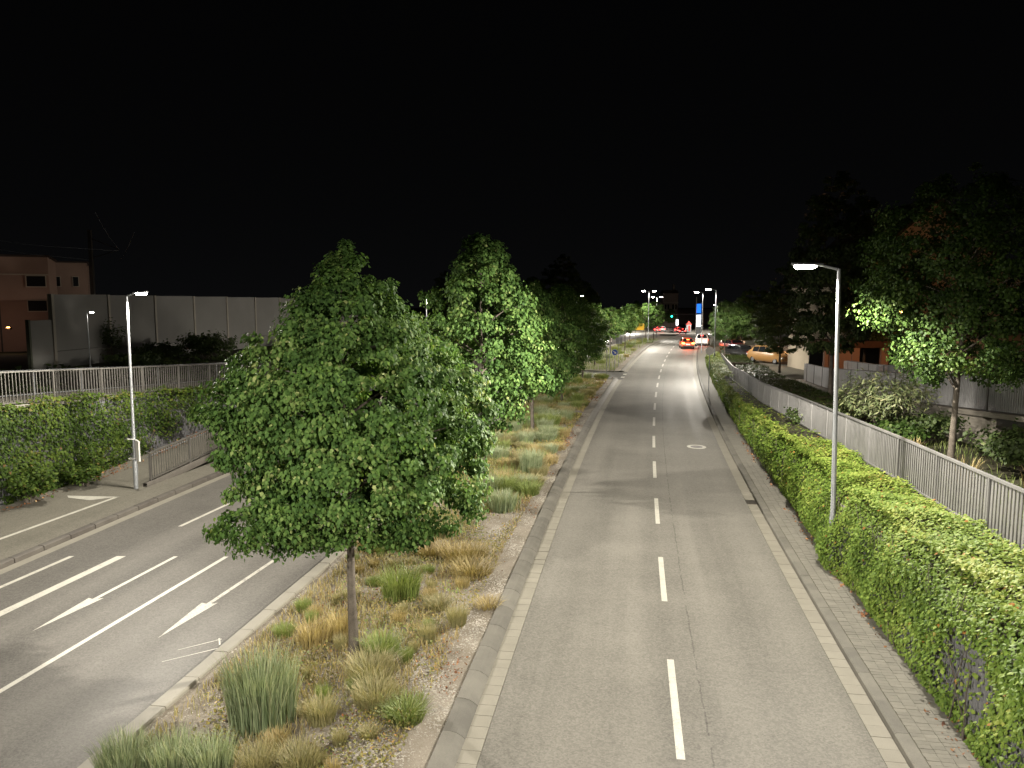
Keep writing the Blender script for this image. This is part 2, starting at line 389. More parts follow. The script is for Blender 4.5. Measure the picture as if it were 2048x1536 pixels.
far_plaza = structure(strip('pavement', 3.0, 60, 214, TOP, lambda s, t: zr(s) + .02, 'pale_concrete', 4, 6))
far_plaza2 = structure(strip('pavement', -60, -16.7, 214, TOP, lambda s, t: zr(s) + .02, 'pale_concrete', 4, 6))

# gutters: stones one by one near the camera, a swept strip beyond
def gutter(t0, t1, z, s_split, name='gutter', pitch=.335, zc=.006, ends=((-12, TOP),)):
    par = None
    for (e0, e1) in ends:
        lo = e0 if e0 > s_split else s_split
        o = structure(strip(name, t0, t1, lo, e1, lambda s, t: zr(s) + z, 'gutter_concrete', 2, 2))
        par = par or o
    bed = strip('joint_bed', t0, t1, -12, s_split, lambda s, t: zr(s) + z - .03, 'joint_soil', 2, 2, parent=par)
    me = MB().box((0, 0, -.05), (abs(t1 - t0) - .012, pitch - .012, .10)).mesh('gutter_stone', 'gutter_concrete')
    s = 8.2
    while s < s_split:
        p = P(s, (t0 + t1) / 2, z + random.uniform(-.003, .003))
        obj('gutter_stone', me, par, p, (random.uniform(-.006, .006), random.uniform(-.006, .006), -HD(s)))
        s += pitch
    return par
gutter(-3.32, -3.0, .005, 26, ends=((26, 65.0), (72.0, 190)))
gutter(3.0, 3.33, .005, 28, ends=((28, 190),))
def kerb(prof, s_split, mat, ends, pitch=1.0, name='kerb'):
    par = None
    for e0, e1 in ends:
        o = structure(extrude_profile(name, prof, max(e0, s_split), e1, mat, 1.5)); par = par or o
    s = 7.5
    tm = sum(p[0] for p in prof) / len(prof)
    poly = [(p[0] - tm, p[1]) for p in prof]
    me = MB().prism(poly, -pitch / 2 + .006, pitch / 2 - .006, 'y').mesh('kerbstone', mat)
    while s < s_split:
        obj('kerbstone', me, par, P(s, tm, random.uniform(-.003, .003)), (0, 0, -HD(s))); s += pitch
    return par
kerb([(-3.315, -.12), (-3.315, .0), (-3.37, .05), (-3.46, .10), (-3.56, .122), (-3.68, .122), (-3.68, -.12)], 42, 'kerb_concrete', ((42, 65.0), (72.0, 190)))
kerb([(3.335, -.12), (3.335, .10), (3.36, .125), (3.54, .13), (3.54, -.12)], 40, 'kerb_concrete', ((40, 190),))
kerb([(-8.72, -.12), (-8.72, .09), (-8.70, .11), (-8.44, .115), (-8.42, .09), (-8.42, -.12)], 40, 'gutter_concrete', ((40, 65.0), (72.0, 190)))
kerb([(-16.66, -.12), (-16.66, .12), (-16.70, .145), (-16.86, .15), (-16.86, -.12)], 46, 'kerb_dark', ((46, 190),))
strip_l = structure(strip('gutter', -16.655, -16.36, -12, 190, lambda s, t: zr(s) + .004, 'gutter_concrete', 2, 2))
# right pavement with pavers
pav_r = structure(strip('pavement', 3.54, 5.9, -12, 190, lambda s, t: np.where(t < 4.5, .125, .1) + zr(s), 'paver', 2, 6))
bedp = strip('joint_bed', 3.542, 4.32, 8.5, 17.6, lambda s, t: .128 + zr(s), 'joint_soil', 1, 2, parent=pav_r)
pm = MB().box((0, 0, .0), (.192, .098, .05)).mesh('paver', 'paver')
s_ = 9.3; row = 0
while s_ < 17.4:
    for k in range(4):
        t_ = 3.645 + k * .197 + (.006 if row % 2 else 0)
        obj('paver', pm, pav_r, P(s_, t_, .118 + random.uniform(-.004, .004)), (random.uniform(-.02, .02), random.uniform(-.02, .02), -HD(s_) + random.uniform(-.015, .015)))
    s_ += .106; row += 1
far_p = MB()
while s_ < 42:
    for k in range(4):
        t_ = 3.645 + k * .197 + (.006 if row % 2 else 0); p = P(s_, t_, .118 + random.uniform(-.004, .004)); far_p.box(p, (.190, .096, .05), -HD(s_) + random.uniform(-.015, .015))
    s_ += .106; row += 1
stuff(far_p.build('pavers', 'paver', pav_r)); strip('joint_bed', 3.542, 4.32, 17.6, 42, lambda s, t: .128 + zr(s), 'joint_soil', 1, 2, parent=pav_r)
# left pavement, bike path and rising ramp
pav_l = structure(strip('pavement', -18.0, -16.86, -12, 190, lambda s, t: .142 + zr(s), 'asphalt_path', 2, 2)); pav_l['label'] = 'narrow kerbside pavement on the left'
path_l = structure(strip('path', -21.3, -18.0, -12, 190, lambda s, t: zPath(s) + .001, 'asphalt_path', 1, 3)); path_l['label'] = 'left bike path rising beside the wall'
ramp_face = structure(extrude_profile('ramp_edge', [(-17.98, -.1), (-17.98, .13), (-18.0, .15), (-18.14, .15), (-18.14, -.1)], 24.3, 62, 'kerb_dark', 1, zf=lambda s: zPath(s) - .01))

# markings, 4 mm above the asphalt
def mark(name, road, t0, t1, s0, s1, mat='road_paint', z=.005, zf=zr):
    return strip(name, t0, t1, s0, s1, lambda s, t: zf(s) + z, mat, max(.5, (s1 - s0) / 8), 2, parent=road)
for k in range(22):
    a0 = S_of_y(10.85) + k * 6.13
    if k in (0,): mark('lane_dash', road_r, -.065, .065, a0, a0 + 3.25)
    else: mark('lane_dash', road_r, -.065, .065, a0, a0 + 3.05)
    if a0 > 112: pass
for a_, b_ in ((66.6, 67.5), (69.2, 70.1)): mark('give_way_dash', road_r, -3.25, -2.95, a_, b_)
def shear_mark(name, road, pts, mat='road_paint', z=.005):
    """polygon in (s,t)"""
    V = [P(s, t, z + float(zr(s))) for s, t in pts]
    me = bpy.data.meshes.new(name); me.from_pydata([tuple(v) for v in V], [], [tuple(range(len(V)))]); me.materials.append(MATS[mat])
    if me.polygons[0].normal.z < 0: me.flip_normals()
    return obj(name, me, road)
def wmark(name, pts, mat='road_paint'):
    me = bpy.data.meshes.new(name); me.from_pydata([(x, y, .005) for x, y in pts], [], [tuple(range(len(pts)))]); me.materials.append(MATS[mat])
    if me.polygons[0].normal.z < 0: me.flip_normals()
    return obj(name, me, road_l)
def wline(name, a, b, wd, back=0.0, mat='road_paint'):
    """line of width wd from a to b, its far end cut square to the picture row, prolonged backwards"""
    a = Vector(a); b = Vector(b); d = (b - a).normalized(); a = a - d * back; h = wd / 2 / d.y
    return wmark(name, [(a.x - h, a.y), (a.x + h, a.y), (b.x + h, b.y), (b.x - h, b.y)], mat)
wline('lane_line', (-9.02, 12.86), (-7.65, 19.95), .12, 14)
wline('lane_line', (-11.23, 16.2), (-10.48, 19.99), .24, 16)
wline('lane_line', (-12.26, 17.75), (-11.81, 19.99), .13, 18)
for k in range(9):
    a0 = Vector((-10.07, 22.69)); d0 = Vector((.205, .979))
    if k: a0 = Vector(P(20.2 + k * 6.2, -14.1)[:2]); d0 = Vector((math.sin(HD(22 + k * 6)), math.cos(HD(22 + k * 6))))
    wline('lane_dash', a0, a0 + d0 * 2.7, .12)
def arrow(tip, base, end, hw, mat):
    tip, base, end = Vector(tip), Vector(base), Vector(end); k = Vector((1, .0)); w0 = .055
    wmark('turn_arrow', [end - k * w0, base - k * w0 - Vector((0, .06)), base - k * hw, tip, base + k * hw, base + k * w0 - Vector((0, .06)), end + k * w0], mat)
arrow((-9.98, 15.31), (-9.6, 17.1), (-9.01, 19.97), .175, 'road_paint'); arrow((-7.22, 14.98), (-6.87, 16.82), (-6.28, 19.69), .185, 'road_paint_worn')
# thin scratches of paint on the left road
for a_, b_ in (((-6.67, 13.97), (-5.82, 14.53)), ((-6.58, 14.46), (-5.9, 14.95))):
    a_, b_ = Vector(a_), Vector(b_); n_ = Vector((-(b_ - a_).y, (b_ - a_).x)).normalized() * .014
    wmark('paint_scratch', [a_ - n_ * .5, b_ - n_, b_ + n_, a_ + n_ * .5])
wmark('paint_scratch', [(-5.98, 14.98), (-5.94, 14.98), (-5.82, 14.68), (-5.85, 14.68)])
def pathmark(name, pts):
    V = [P(s, t, float(zPath(s)) + .006) for s, t in pts]
    me = bpy.data.meshes.new(name); me.from_pydata([tuple(v) for v in V], [], [tuple(range(len(V)))]); me.materials.append(MATS['road_paint'])
    if me.polygons[0].normal.z < 0: me.flip_normals()
    return obj(name, me, path_l)
def wpath(name, pts):
    me = bpy.data.meshes.new(name); me.from_pydata([(x, y, .150) for x, y in pts], [], [tuple(range(len(pts)))]); me.materials.append(MATS['road_paint'])
    if me.polygons[0].normal.z < 0: me.flip_normals()
    return obj(name, me, path_l)
wpath('path_line', [(-16.32, 12.0), (-16.18, 12.0), (-13.40, 25.55), (-13.54, 25.55)])
wpath('path_stop_bar', [(-13.30, 25.62), (-13.52, 25.58), (-14.15, 25.18), (-15.05, 25.5), (-15.25, 25.78)])
# drain and manhole
g_ = MB().box((0, 0, .008), (.32, .5, .02)).build('drain_grate', 'dark_steel', None, loc=P(26.3, 3.165, 0), rot=(0, 0, -HD(26)))
tag(g_, 'dark iron drain grate set in the right gutter', 'drain')
mh = thing('manhole', 'round manhole cover with a pale ring in the right lane', 'manhole', P(36.0, 1.95, 0), world=False); mh.scale = (.84, .8, 1)
ring = []
for k in range(32): ring.append((math.cos(k * math.pi / 16), math.sin(k * math.pi / 16)))
V = [(x * .52, y * .62, .006) for x, y in ring] + [(x * .33, y * .38, .006) for x, y in ring]
b_ = MB().add(V, [(k, (k + 1) % 32, 32 + (k + 1) % 32, 32 + k) for k in range(32)]); b_.build('ring', 'road_paint', mh)
MB().disc((0, 0, .002), (0, 0, 1), .33, .012, 24).build('cover', 'dark_steel', mh)

# upper ground on both sides
def zright(s, t):
    return zT(s) - .02 - .35 * np.clip((t - 6.2) / 3, 0, 1) * (s < 36) + np.where(t > 40, 0, 0)
terr0 = structure(strip('terrain', 4.60, 6.25, -14, TOP, lambda s, t: zright(s, t) - np.where(s < 84, np.minimum(.62, np.maximum(0, zT(s) - .3)), 0) * np.clip((5.5 - t) / .85, 0, 1), 'terrace_ground', 1, 7)); terr0['label'] = 'soil bank behind the creeper wall'
terr = structure(strip('terrain', 6.25, 140, -14, TOP, zright, 'terrace_ground', 2, 40)); terr['label'] = 'upper ground right of the road'
def zleft(s, t):
    k = np.clip((-t - 24.5) / 6, 0, 1)
    return zL(s) * (1 - k) + k * np.where(s < 90, np.interp(s, [0, 45, 90], [2.9, 2.4, 1.3]), zL(s)) + np.where(t > -21.6, -.02, 0)
terl = structure(strip('terrain', -150, -21.35, -14, TOP, zleft, 'verge_ground', 2, 50)); terl['label'] = 'upper ground left of the road'
upath = structure(strip('path', -24.6, -21.75, -14, 60, lambda s, t: zL(s) + .012, 'asphalt_path', 2, 2)); upath['label'] = 'upper path behind the left railing'

# ---------------------------------------------------------------- retaining walls with ribs
def ribbed_wall(name, label, tface, s0, s1, ztop, sgn, pitch=.11):
    root = thing(name, label, 'wall', P(s0, tface, 0))
    n = int((s1 - s0) / pitch); S = []; D = []
    for k in range(n):
        a = s0 + k * pitch
        S += [a, a + pitch * .45, a + pitch * .55, a + pitch * .95]; D += [0, 0, .035, .035]
    S = np.array(S); D = np.array(D) * sgn; X, Y = F(S, tface + D); zt = ztop(S); m = len(S)
    V = np.concatenate([np.stack([X, Y, np.full(m, -.1) + zr(S)], 1), np.stack([X, Y, zt], 1)])
    q = np.stack([np.arange(m - 1), np.arange(1, m), np.arange(1, m) + m, np.arange(m - 1) + m], 1)
    obj('ribbed_face', np_mesh('ribbed_face', V, q, 'wall_concrete'), root)
    cp = extrude_profile('coping', [(tface - .02 * sgn, -.08), (tface - .02 * sgn, .03), (tface + .22 * sgn, .03), (tface + .22 * sgn, -.3)], s0, s1, 'kerb_concrete', 1, zf=ztop, parent=root)
    return root
ribbed_wall('retaining_wall', 'ribbed grey concrete wall under the bright creeper on the right', 4.42, -6, 84, lambda s: np.maximum(zT(s) - .62, .3 + zr(s)), 1)
ribbed_wall('retaining_wall', 'ribbed grey concrete wall along the left bike path', -21.1, -4, 60, lambda s: np.maximum(zL(s), zPath(s) + .1), -1)

# ---------------------------------------------------------------- street lamps
def lamp_mesh_parts():
    d = {}
    d['pole'] = MB().tube([(0, 0, 0), (0, 0, .02), (0, 0, 1.3), (0, 0, 1.36), (0, 0, 7.5)], [.085, .085, .085, .066, .042], 14).mesh('pole', 'galvanised', True)
    d['access_door'] = MB().box((0, -.082, .75), (.085, .02, .42)).mesh('access_door', 'galvanised')
    d['arm'] = MB().tube([(0, 0, 7.47), (-.06, 0, 7.50), (-.42, 0, 7.60)], [.042, .036, .03], 10).mesh('arm', 'galvanised', True)
    hd = MB(); n = 14; V = []; xs = [-.36, -.42, -.55, -.75, -.95, -1.06, -1.10]; ws = [.05, .11, .15, .165, .15, .10, .03]
    for x, w_ in zip(xs, ws):
        zc = 7.60 + (-x - .36) * .05
        for k in range(n):
            a = 2 * math.pi * k / n; V.append((x, w_ * math.cos(a), zc + (.05 if math.sin(a) > 0 else .02) * math.sin(a)))
    hd.add(V, [(i * n + k, i * n + (k + 1) % n, (i + 1) * n + (k + 1) % n, (i + 1) * n + k) for i in range(len(xs) - 1) for k in range(n)] + [tuple(range(n)), tuple((len(xs) - 1) * n + k for k in range(n))])
    d['lamp_head'] = hd.mesh('lamp_head', 'grey_sheet', True)
    ln = MB(); nn = 18; V = []
    for zz, sc_ in ((7.622, 1.0), (7.570, 1.0), (7.525, .8)):
        for k in range(nn):
            a = 2 * math.pi * k / nn; V.append((-.77 + .27 * sc_ * math.cos(a), .135 * sc_ * math.sin(a), zz + (-.77 + 1.04) * 0))
    ln.add(V, [(i * nn + k, i * nn + (k + 1) % nn, (i + 1) * nn + (k + 1) % nn, (i + 1) * nn + k) for i in range(2) for k in range(nn)] + [tuple(range(nn)), tuple(2 * nn + k for k in range(nn))])
    d['lens'] = ln.mesh('lens', 'led_lens', True)
    return d
LP = lamp_mesh_parts()
def lamp(label, loc, rz, scale=1.0, power=1.0, twin=False, heads=(0,), group=None, lean=0.0, cone=178, color=LAMP_C, tilt=4, bw=(2.8, 14.0)):
    root = thing('street_lamp', label, 'street lamp', loc, group, world=False)
    root.rotation_euler = (0, lean, rz); root.scale = (scale, scale, scale)
    obj('pole', LP['pole'], root); obj('access_door', LP['access_door'], root)
    for h in heads:
        for k in ('arm', 'lamp_head', 'lens'): obj(k, LP[k], root, rot=(0, 0, h))
        ld = bpy.data.lights.new('lamp_light', 'SPOT'); ld.energy = LAMP_W * power; ld.color = color
        ld.spot_size = R(cone); ld.spot_blend = .5; batwing(ld, bw[0], bw[1]); ld.shadow_soft_size = .12
        lo = link(bpy.data.objects.new('lamp_light', ld)); lo.parent = root
        q = Matrix.Rotation(h, 4, 'Z') @ Vector((-.77, 0, 7.46)); lo.location = q; lo.rotation_euler = (0, R(tilt) if h == 0 else -R(tilt), 0)
    return root
lamp('nearest street lamp rising out of the creeper on the right', P(19.9, 4.28, .1), -HD(20) - .12, 1.0, 1.5, lean=R(-1.2), tilt=17, bw=(2.6, 10.5))
lamp('second street lamp on the right beside the round sign', (20.04, 75.98, .1), -HD(77) - .1, 1.0, 1.0, tilt=20)
lamp('third street lamp on the right behind the kerbside tree', P(97.0, 3.95, .1), -HD(95), .98, .5)
Gl = 'street lamps along the left pavement'
lamp('nearest left street lamp with a board strapped to its post', (-13.37, 26.78, .14), math.pi - HD(27) - .25, .91, .75, group=Gl, lean=R(-.5), tilt=15)
lamp('left street lamp seen between the first two median trees', (-6.1, 55.0, .14), math.pi - HD(55), .92, .3, group=Gl, tilt=12)
lamp('left street lamp just right of the second median tree', (-.1, 83.0, .14), math.pi - HD(80), .92, .35, group=Gl, tilt=12)
lamp('farthest left street lamp, only its light showing over the trees', (9.3, 111.0, .14), math.pi - HD(110), .92, .7, group=Gl, tilt=12)
pl = lamp('short path lamp in front of the noise barrier', (-25.2, 45.8, 2.35), math.pi - .35, .485, .02, bw=(1, 2))
lamp('nearer of the two twin-headed lamps on the far median', (21.4, 121, .0), -HD(120) + .2, 1.04, .4, heads=(0, math.pi), group='twin-headed lamps on the far median')
lamp('farther of the two twin-headed lamps on the far median', (28.1, 150, -.9), -HD(120) + .2, 1.04, .4, heads=(0, math.pi), group='twin-headed lamps on the far median')
for lab, s, t, z_ in (('small far lamp left of the green traffic light', 205, -17, 5.8), ('small far lamp over the tree behind the junction', 222, 4.5, 7.6)):
    lamp(lab, P(s, t, float(zr(s))), 0, z_ / 7.5, 2.2)
# the bridge the picture is taken from, with its own lamps (behind the camera)
br = structure(MB().box((0, -4.6, 5.05), (70, 8.4, .7)).build('bridge', 'pale_concrete')); br['label'] = 'road bridge crossing over both carriageways'
br2 = MB().box((0, -.45, 5.75), (70, .1, .7)).build('parapet', 'pale_concrete', br)
for x_, lab in ((-8.0, 'left lamp on the bridge behind the camera'), (4.0, 'right lamp on the bridge behind the camera')):
    lamp(lab, (x_, -6.5, 5.4), -math.pi / 2, .86, 2.7 if x_ < 0 else 1.3, group='lamps on the bridge', cone=166, bw=(2.1, 7.0))
# board strapped to the left lamp post
pb = thing('poster_board', 'white board strapped edge-on to the left lamp post', 'poster', (-13.3, 26.8, 0), world=True)
c0 = Vector((-13.27, 26.68, 1.55))
MB().box((c0.x + .10, c0.y - .05, c0.z), (.05, .45, .72), R(40)).build('board', 'white_plastic', pb)
for dz in (-.30, .40): MB().tube([(c0.x - .14 + .09 * math.cos(a) * 1.3, c0.y + .02 + .11 * math.sin(a), c0.z + dz) for a in np.linspace(0, 6.28, 10)], .012, 5).build('strap', 'white_plastic', pb)

# sodium lamps in the yard on the right
def sodium(label, loc, h, power, aim=None):
    root = thing('yard_lamp', label, 'yard lamp', loc, 'orange lamps in the yard on the right', world=False)
    MB().tube([(0, 0, 0), (0, 0, h)], [.06, .045], 10).build('pole', 'dark_steel', root, True)
    MB().tube([(0, 0, h), (0, 0, h + .12), (0, 0, h + .3), (0, 0, h + .34)], [.05, .2, .16, .02], 14).build('lamp_cap', 'dark_steel', root, True)
    MB().tube([(0, 0, h - .1), (0, 0, h - .02), (0, 0, h + .09)], [.07, .12, .13], 14).build('bulb', 'sodium_lens', root, True)
    ld = bpy.data.lights.new('lamp_light', 'POINT'); ld.energy = power; ld.color = SODIUM_C; ld.shadow_soft_size = .12
    lo = link(bpy.data.objects.new('lamp_light', ld)); lo.parent = root; lo.location = (0, 0, h - .22)
    return root
sodium('orange yard lamp glowing through the big right tree', (26.2, 52.0, .8), 5.2, 1000)
sodium('orange yard lamp over the gold parked car', (31.5, 84, .2), 4.4, 1100)
sodium('orange yard lamp at the far end of the parking row', (33, 104, .15), 4.2, 1500)

# ---------------------------------------------------------------- trees
def crown_mesh(name, prof, z0, z1, rmax, nclump, nleaf, lsize, mat, seed, droop=.8, clump_r=(.28, .5), lob=.16, shape=LEAF, squash=.75, inner=.55, skew=0.0, extra=(), tier=.55):
    g = np.random.default_rng(seed)
    hs = np.array([p[0] for p in prof]); rs = np.array([p[1] for p in prof]) * rmax
    hh = np.linspace(0, 1, 200); wgt = np.interp(hh, hs, rs) + .12; cdf = np.cumsum(wgt); cdf /= cdf[-1]
    h = np.interp(g.random(nclump), cdf, hh); h = np.clip(h - tier * np.sin(2 * np.pi * 7.5 * h) / (2 * np.pi * 7.5), 0, 1); an = g.random(nclump) * 2 * np.pi
    ph = g.random(6) * 6.28
    lo = 1 + lob * (np.sin(3 * an + 5 * h + ph[0]) + .7 * np.sin(5 * an - 9 * h + ph[1]) + .6 * np.sin(2 * an + 14 * h + ph[2])) / 1.6
    rr = np.interp(h, hs, rs) * lo * (1 - inner * g.random(nclump) ** 2.2)
    cx = np.stack([rr * np.cos(an), rr * np.sin(an), z0 + h * (z1 - z0)], 1)
    cr = g.uniform(*clump_r, nclump) * (.55 + .45 * np.clip((1 - h) / .3, 0, 1))
    tips = g.random(nclump) < .16; cx[tips, :2] *= 1.13; cx[tips, 2] += .12; cr[tips] *= .6
    cx[:, 0] += skew * np.exp(-((h - .24) / .16) ** 2)
    if len(extra):
        for r_ in range(2):
            e = np.array(extra); e[:, :3] += g.normal(0, .15, (len(e), 3)) * np.array([1, 1, .6]); cx = np.concatenate([cx, e[:, :3]]); cr = np.concatenate([cr, e[:, 3]])
        nclump = len(cx)
    N = nclump * nleaf; ci = np.repeat(np.arange(nclump), nleaf)
    off = rnd_dirs(N, g) * (g.random((N, 1)) ** .45) * cr[ci][:, None] * np.array([1, 1, squash])
    pos = cx[ci] + off
    out = pos.copy(); out[:, 2] = (pos[:, 2] - (z0 + .45 * (z1 - z0))) * .5; out = nrmz(out)
    nor = out * .8 + nrmz(off) * .5 + np.array([0, 0, .45]) + rnd_dirs(N, g) * .85
    tip = np.array([0, 0, -droop]) + out * .35 + rnd_dirs(N, g) * .5
    rn = np.clip(.42 + .2 * g.normal(size=N) + .13 * g.normal(size=nclump)[ci], 0, 1)
    V, Fq, rv = leaves(pos, nor, tip, lsize * g.uniform(.7, 1.25, N), rn, shape)
    return np_mesh(name, V, Fq, mat, rnd=rv), cx
def trunk_mesh(name, zt, r0, cx, nb, mat='bark', seed=0, lean=(0, 0), z0b=None):
    g = random.Random(seed); b = MB()
    pts = [(0, 0, -.15), (.0, .0, .25)] + [(lean[0] * k / 6 + g.uniform(-.03, .03), lean[1] * k / 6 + g.uniform(-.03, .03), .25 + (zt - .25) * k / 6) for k in range(1, 7)]
    rad = [r0 * 1.5, r0 * 1.1] + [r0 * (1 - .13 * k) for k in range(1, 7)]
    b.tube(pts, rad, 12)
    sel = sorted(range(len(cx)), key=lambda i: g.random())[:nb]
    for i in sel:
        c = cx[i]; zb = max(z0b or 1.9, min(zt - .3, c[2] - .5 * math.hypot(c[0], c[1])))
        if zb > c[2]: zb = max(1.8, c[2] - .1)
        k = min(1, zb / zt); p0 = Vector((lean[0] * k, lean[1] * k, zb)); p2 = Vector(c); mid = (p0 + p2) / 2 + Vector((0, 0, .18))
        rr = r0 * .32 * (1 - .5 * k) + .008
        b.tube([p0, mid, p2], [rr, rr * .6, .006], 6, False)
    return b.mesh(name, mat, True)
LP_PROF = [(0, .50), (.06, .78), (.18, .88), (.34, .92), (.44, 1.0), (.52, .94), (.61, .70), (.70, .50), (.80, .32), (.90, .13), (1, .0)]
OVAL = [(0, .45), (.1, .75), (.3, 1.0), (.5, .95), (.7, .72), (.85, .45), (.95, .2), (1, .03)]
ROUND = [(0, .5), (.12, .8), (.35, 1.0), (.6, .95), (.8, .7), (.93, .4), (1, .08)]
def tree(name, label, loc, z0, z1, rmax, nclump, nleaf, lsize, tr, seed, prof=LP_PROF, mat='lime_leaf', group=None, droop=.8, clump_r=(.28, .5), lob=.16, lean=(0, 0), nb=26, rz=0.0, cat='tree', skew=0.0, extra=()):
    root = thing(name, label, cat, loc, group, world=False); root.rotation_euler = (0, 0, rz)
    cm, cx = crown_mesh('crown', prof, z0, z1, rmax, nclump, nleaf, lsize, mat, seed, droop, clump_r, lob, skew=skew, extra=extra)
    obj('crown', cm, root)
    obj('trunk', trunk_mesh('trunk', z0 + (z1 - z0) * .8, tr, cx, nb, seed=seed, lean=lean, z0b=z0 * .85), root)
    return root
def copy_tree(src, label, loc, rz, sc_, group=None):
    r = src.copy(); link(r); r.location = loc; r.rotation_euler = (0, 0, rz); r.scale = sc_ if hasattr(sc_, '__len__') else (sc_,) * 3
    r['label'] = label
    if group: r['group'] = group
    for ch in src.children:
        if ch.type == 'LIGHT': continue
        c = ch.copy(); link(c); c.parent = r
        for g2 in ch.children:
            d = g2.copy(); link(d); d.parent = c
    return r
GM = 'lime trees in a row on the median'
t1 = tree('lime_tree', 'large dense lime tree nearest the camera on the median', (-3.06, 14.21, .05), 2.55, 7.95, 2.36, 620, 150, .082, .09, 11, group=GM, lean=(-.1, 0), clump_r=(.22, .42), lob=.10, nb=40, skew=.38, extra=[(-2.35, -.2, 2.5, .3), (-2.0, -.35, 2.42, .34), (-1.65, -.2, 2.5, .34), (-1.3, -.4, 2.4, .34), (-.95, -.3, 2.52, .34), (-1.8, .2, 2.6, .34), (-1.2, .3, 2.55, .34), (-2.55, .1, 2.45, .22), (-.6, -.5, 2.5, .3), (.9, -.4, 2.42, .26), (1.25, -.3, 2.38, .26), (1.6, -.2, 2.5, .24), (.5, -.6, 2.5, .26), (2.45, .1, 3.6, .26), (2.6, -.1, 4.1, .24), (2.2, -.3, 3.0, .28), (2.55, .2, 4.75, .22), (-2.45, 0, 5.2, .28), (-2.6, -.2, 4.8, .24)])
t2 = tree('lime_tree', 'tall dark lime tree second in the median row', (-1.05, 26.7, .05), 2.3, 9.1, 2.25, 400, 85, .115, .09, 23, prof=OVAL, group=GM, lob=.14)
t3 = tree('lime_tree', 'bushy lime tree third in the median row', (1.05, 39.0, .05), 2.1, 7.9, 2.35, 330, 75, .12, .09, 31, group=GM)
copy_tree(t2, 'lime tree fourth in the median row, left of the tall posts', (3.25, 50, .05), 1.3, (.95, .95, .86))
copy_tree(t3, 'lime tree fifth in the median row, beside the blue arrow sign', (5.8, 63.0, .05), 2.2, (.92, .92, .88))
tf = tree('lime_tree', 'small lime tree just behind the blue arrow sign', P(76.5, -6.6, .05), 2.5, 6.3, 1.75, 150, 60, .13, .07, 37, prof=ROUND, group=GM)
far_t = [(88, -6.2, .72, 'slim lime tree sixth from the nose of the far median'), (101, -5.8, .72, 'lime tree before the yellow board on the median'),
         (113, -6.4, .75, 'lime tree beside the yellow board on the median'), (128, -5.6, .8, 'bright lime tree second to last of the median row'), (136, -5.0, .85, 'bright green lime tree at the far end of the median row')]
for i, (s, t, k, lab) in enumerate(far_t):
    copy_tree(tf, lab, P(s, t, .05 + float(zr(s))), 1 + i * 1.1, (k * 1.3, k * 1.3, k * 1.28))
# right hand trees
tr1 = tree('maple_tree', 'big tree right of the near fence with lit leaves on its left', (11.95, 20.6, 2.0), 2.75, 8.2, 2.3, 430, 95, .085, .09, 47, prof=ROUND, mat='maple_leaf', droop=.4, lob=.2, nb=40, lean=(.15, 0))
GR = 'dark trees beyond the right fence'
tr2 = tree('maple_tree', 'tall dark tree behind the nearest right lamp', (17.5, 42.0, 1.15), 3.0, 12.6, 2.8, 460, 80, .14, .12, 53, prof=OVAL, mat='dark_leaf', droop=.4, lob=.18, nb=40, group=GR)
copy_tree(tr2, 'dark tree with a slim trunk in front of the gold car', (23.4, 67, .4), 1.9, (.85, .85, .62), GR)
copy_tree(tr1, 'dark tree standing over the black parked car', (26.3, 83, .25), .7, (1.1, 1.1, .92), GR)
copy_tree(tr2, 'dark tree at the near end of the far parking row', (28.2, 94, .2), 3.1, (.8, .8, .55), GR)
copy_tree(tr1, 'kerbside tree lit green beside the second right lamp', P(88, 6.4, .2), 2.6, (.75, .75, .78))
copy_tree(tr2, 'very tall dark tree farther back behind the right lamp', (27.5, 60.0, .5), 5.0, (1.0, 1.0, .95), GR)
# dark wood beyond the left road and around the junction
GF = 'dark trees beyond the left road'
for i, (x, y, k) in enumerate(((-3, 128, 1.15), (4, 150, 1.3), (11, 165, 1.35), (17, 185, 1.3), (-12, 140, 1.0))):
    copy_tree((tr2, t2)[i % 2], ('dark tree nearest of those far beyond the left road', 'dark tree second nearest beyond the left road', 'dark tree third beyond the left road', 'farthest dark tree beyond the left road', 'dark tree leftmost beyond the left road')[i], (x, y, -.8), i * 1.7, (k * 1.25, k * 1.25, k), GF)
GJ = 'trees behind the junction'
for i, (s, t, k) in enumerate(((236, 7, .9), (240, 13, .95), (226, 19, .9), (232, -19, 1.0), (246, -10, .8))):
    copy_tree((tr1, t2)[i % 2], ('dim green tree right behind the green traffic light', 'dim green tree behind the lit pylon', 'dim green tree right of the lit pylon', 'dim green tree left behind the crossing cars', 'farthest green tree behind the crossing cars')[i], P(s, t, float(zr(s))), i * 2.1, k, GJ)

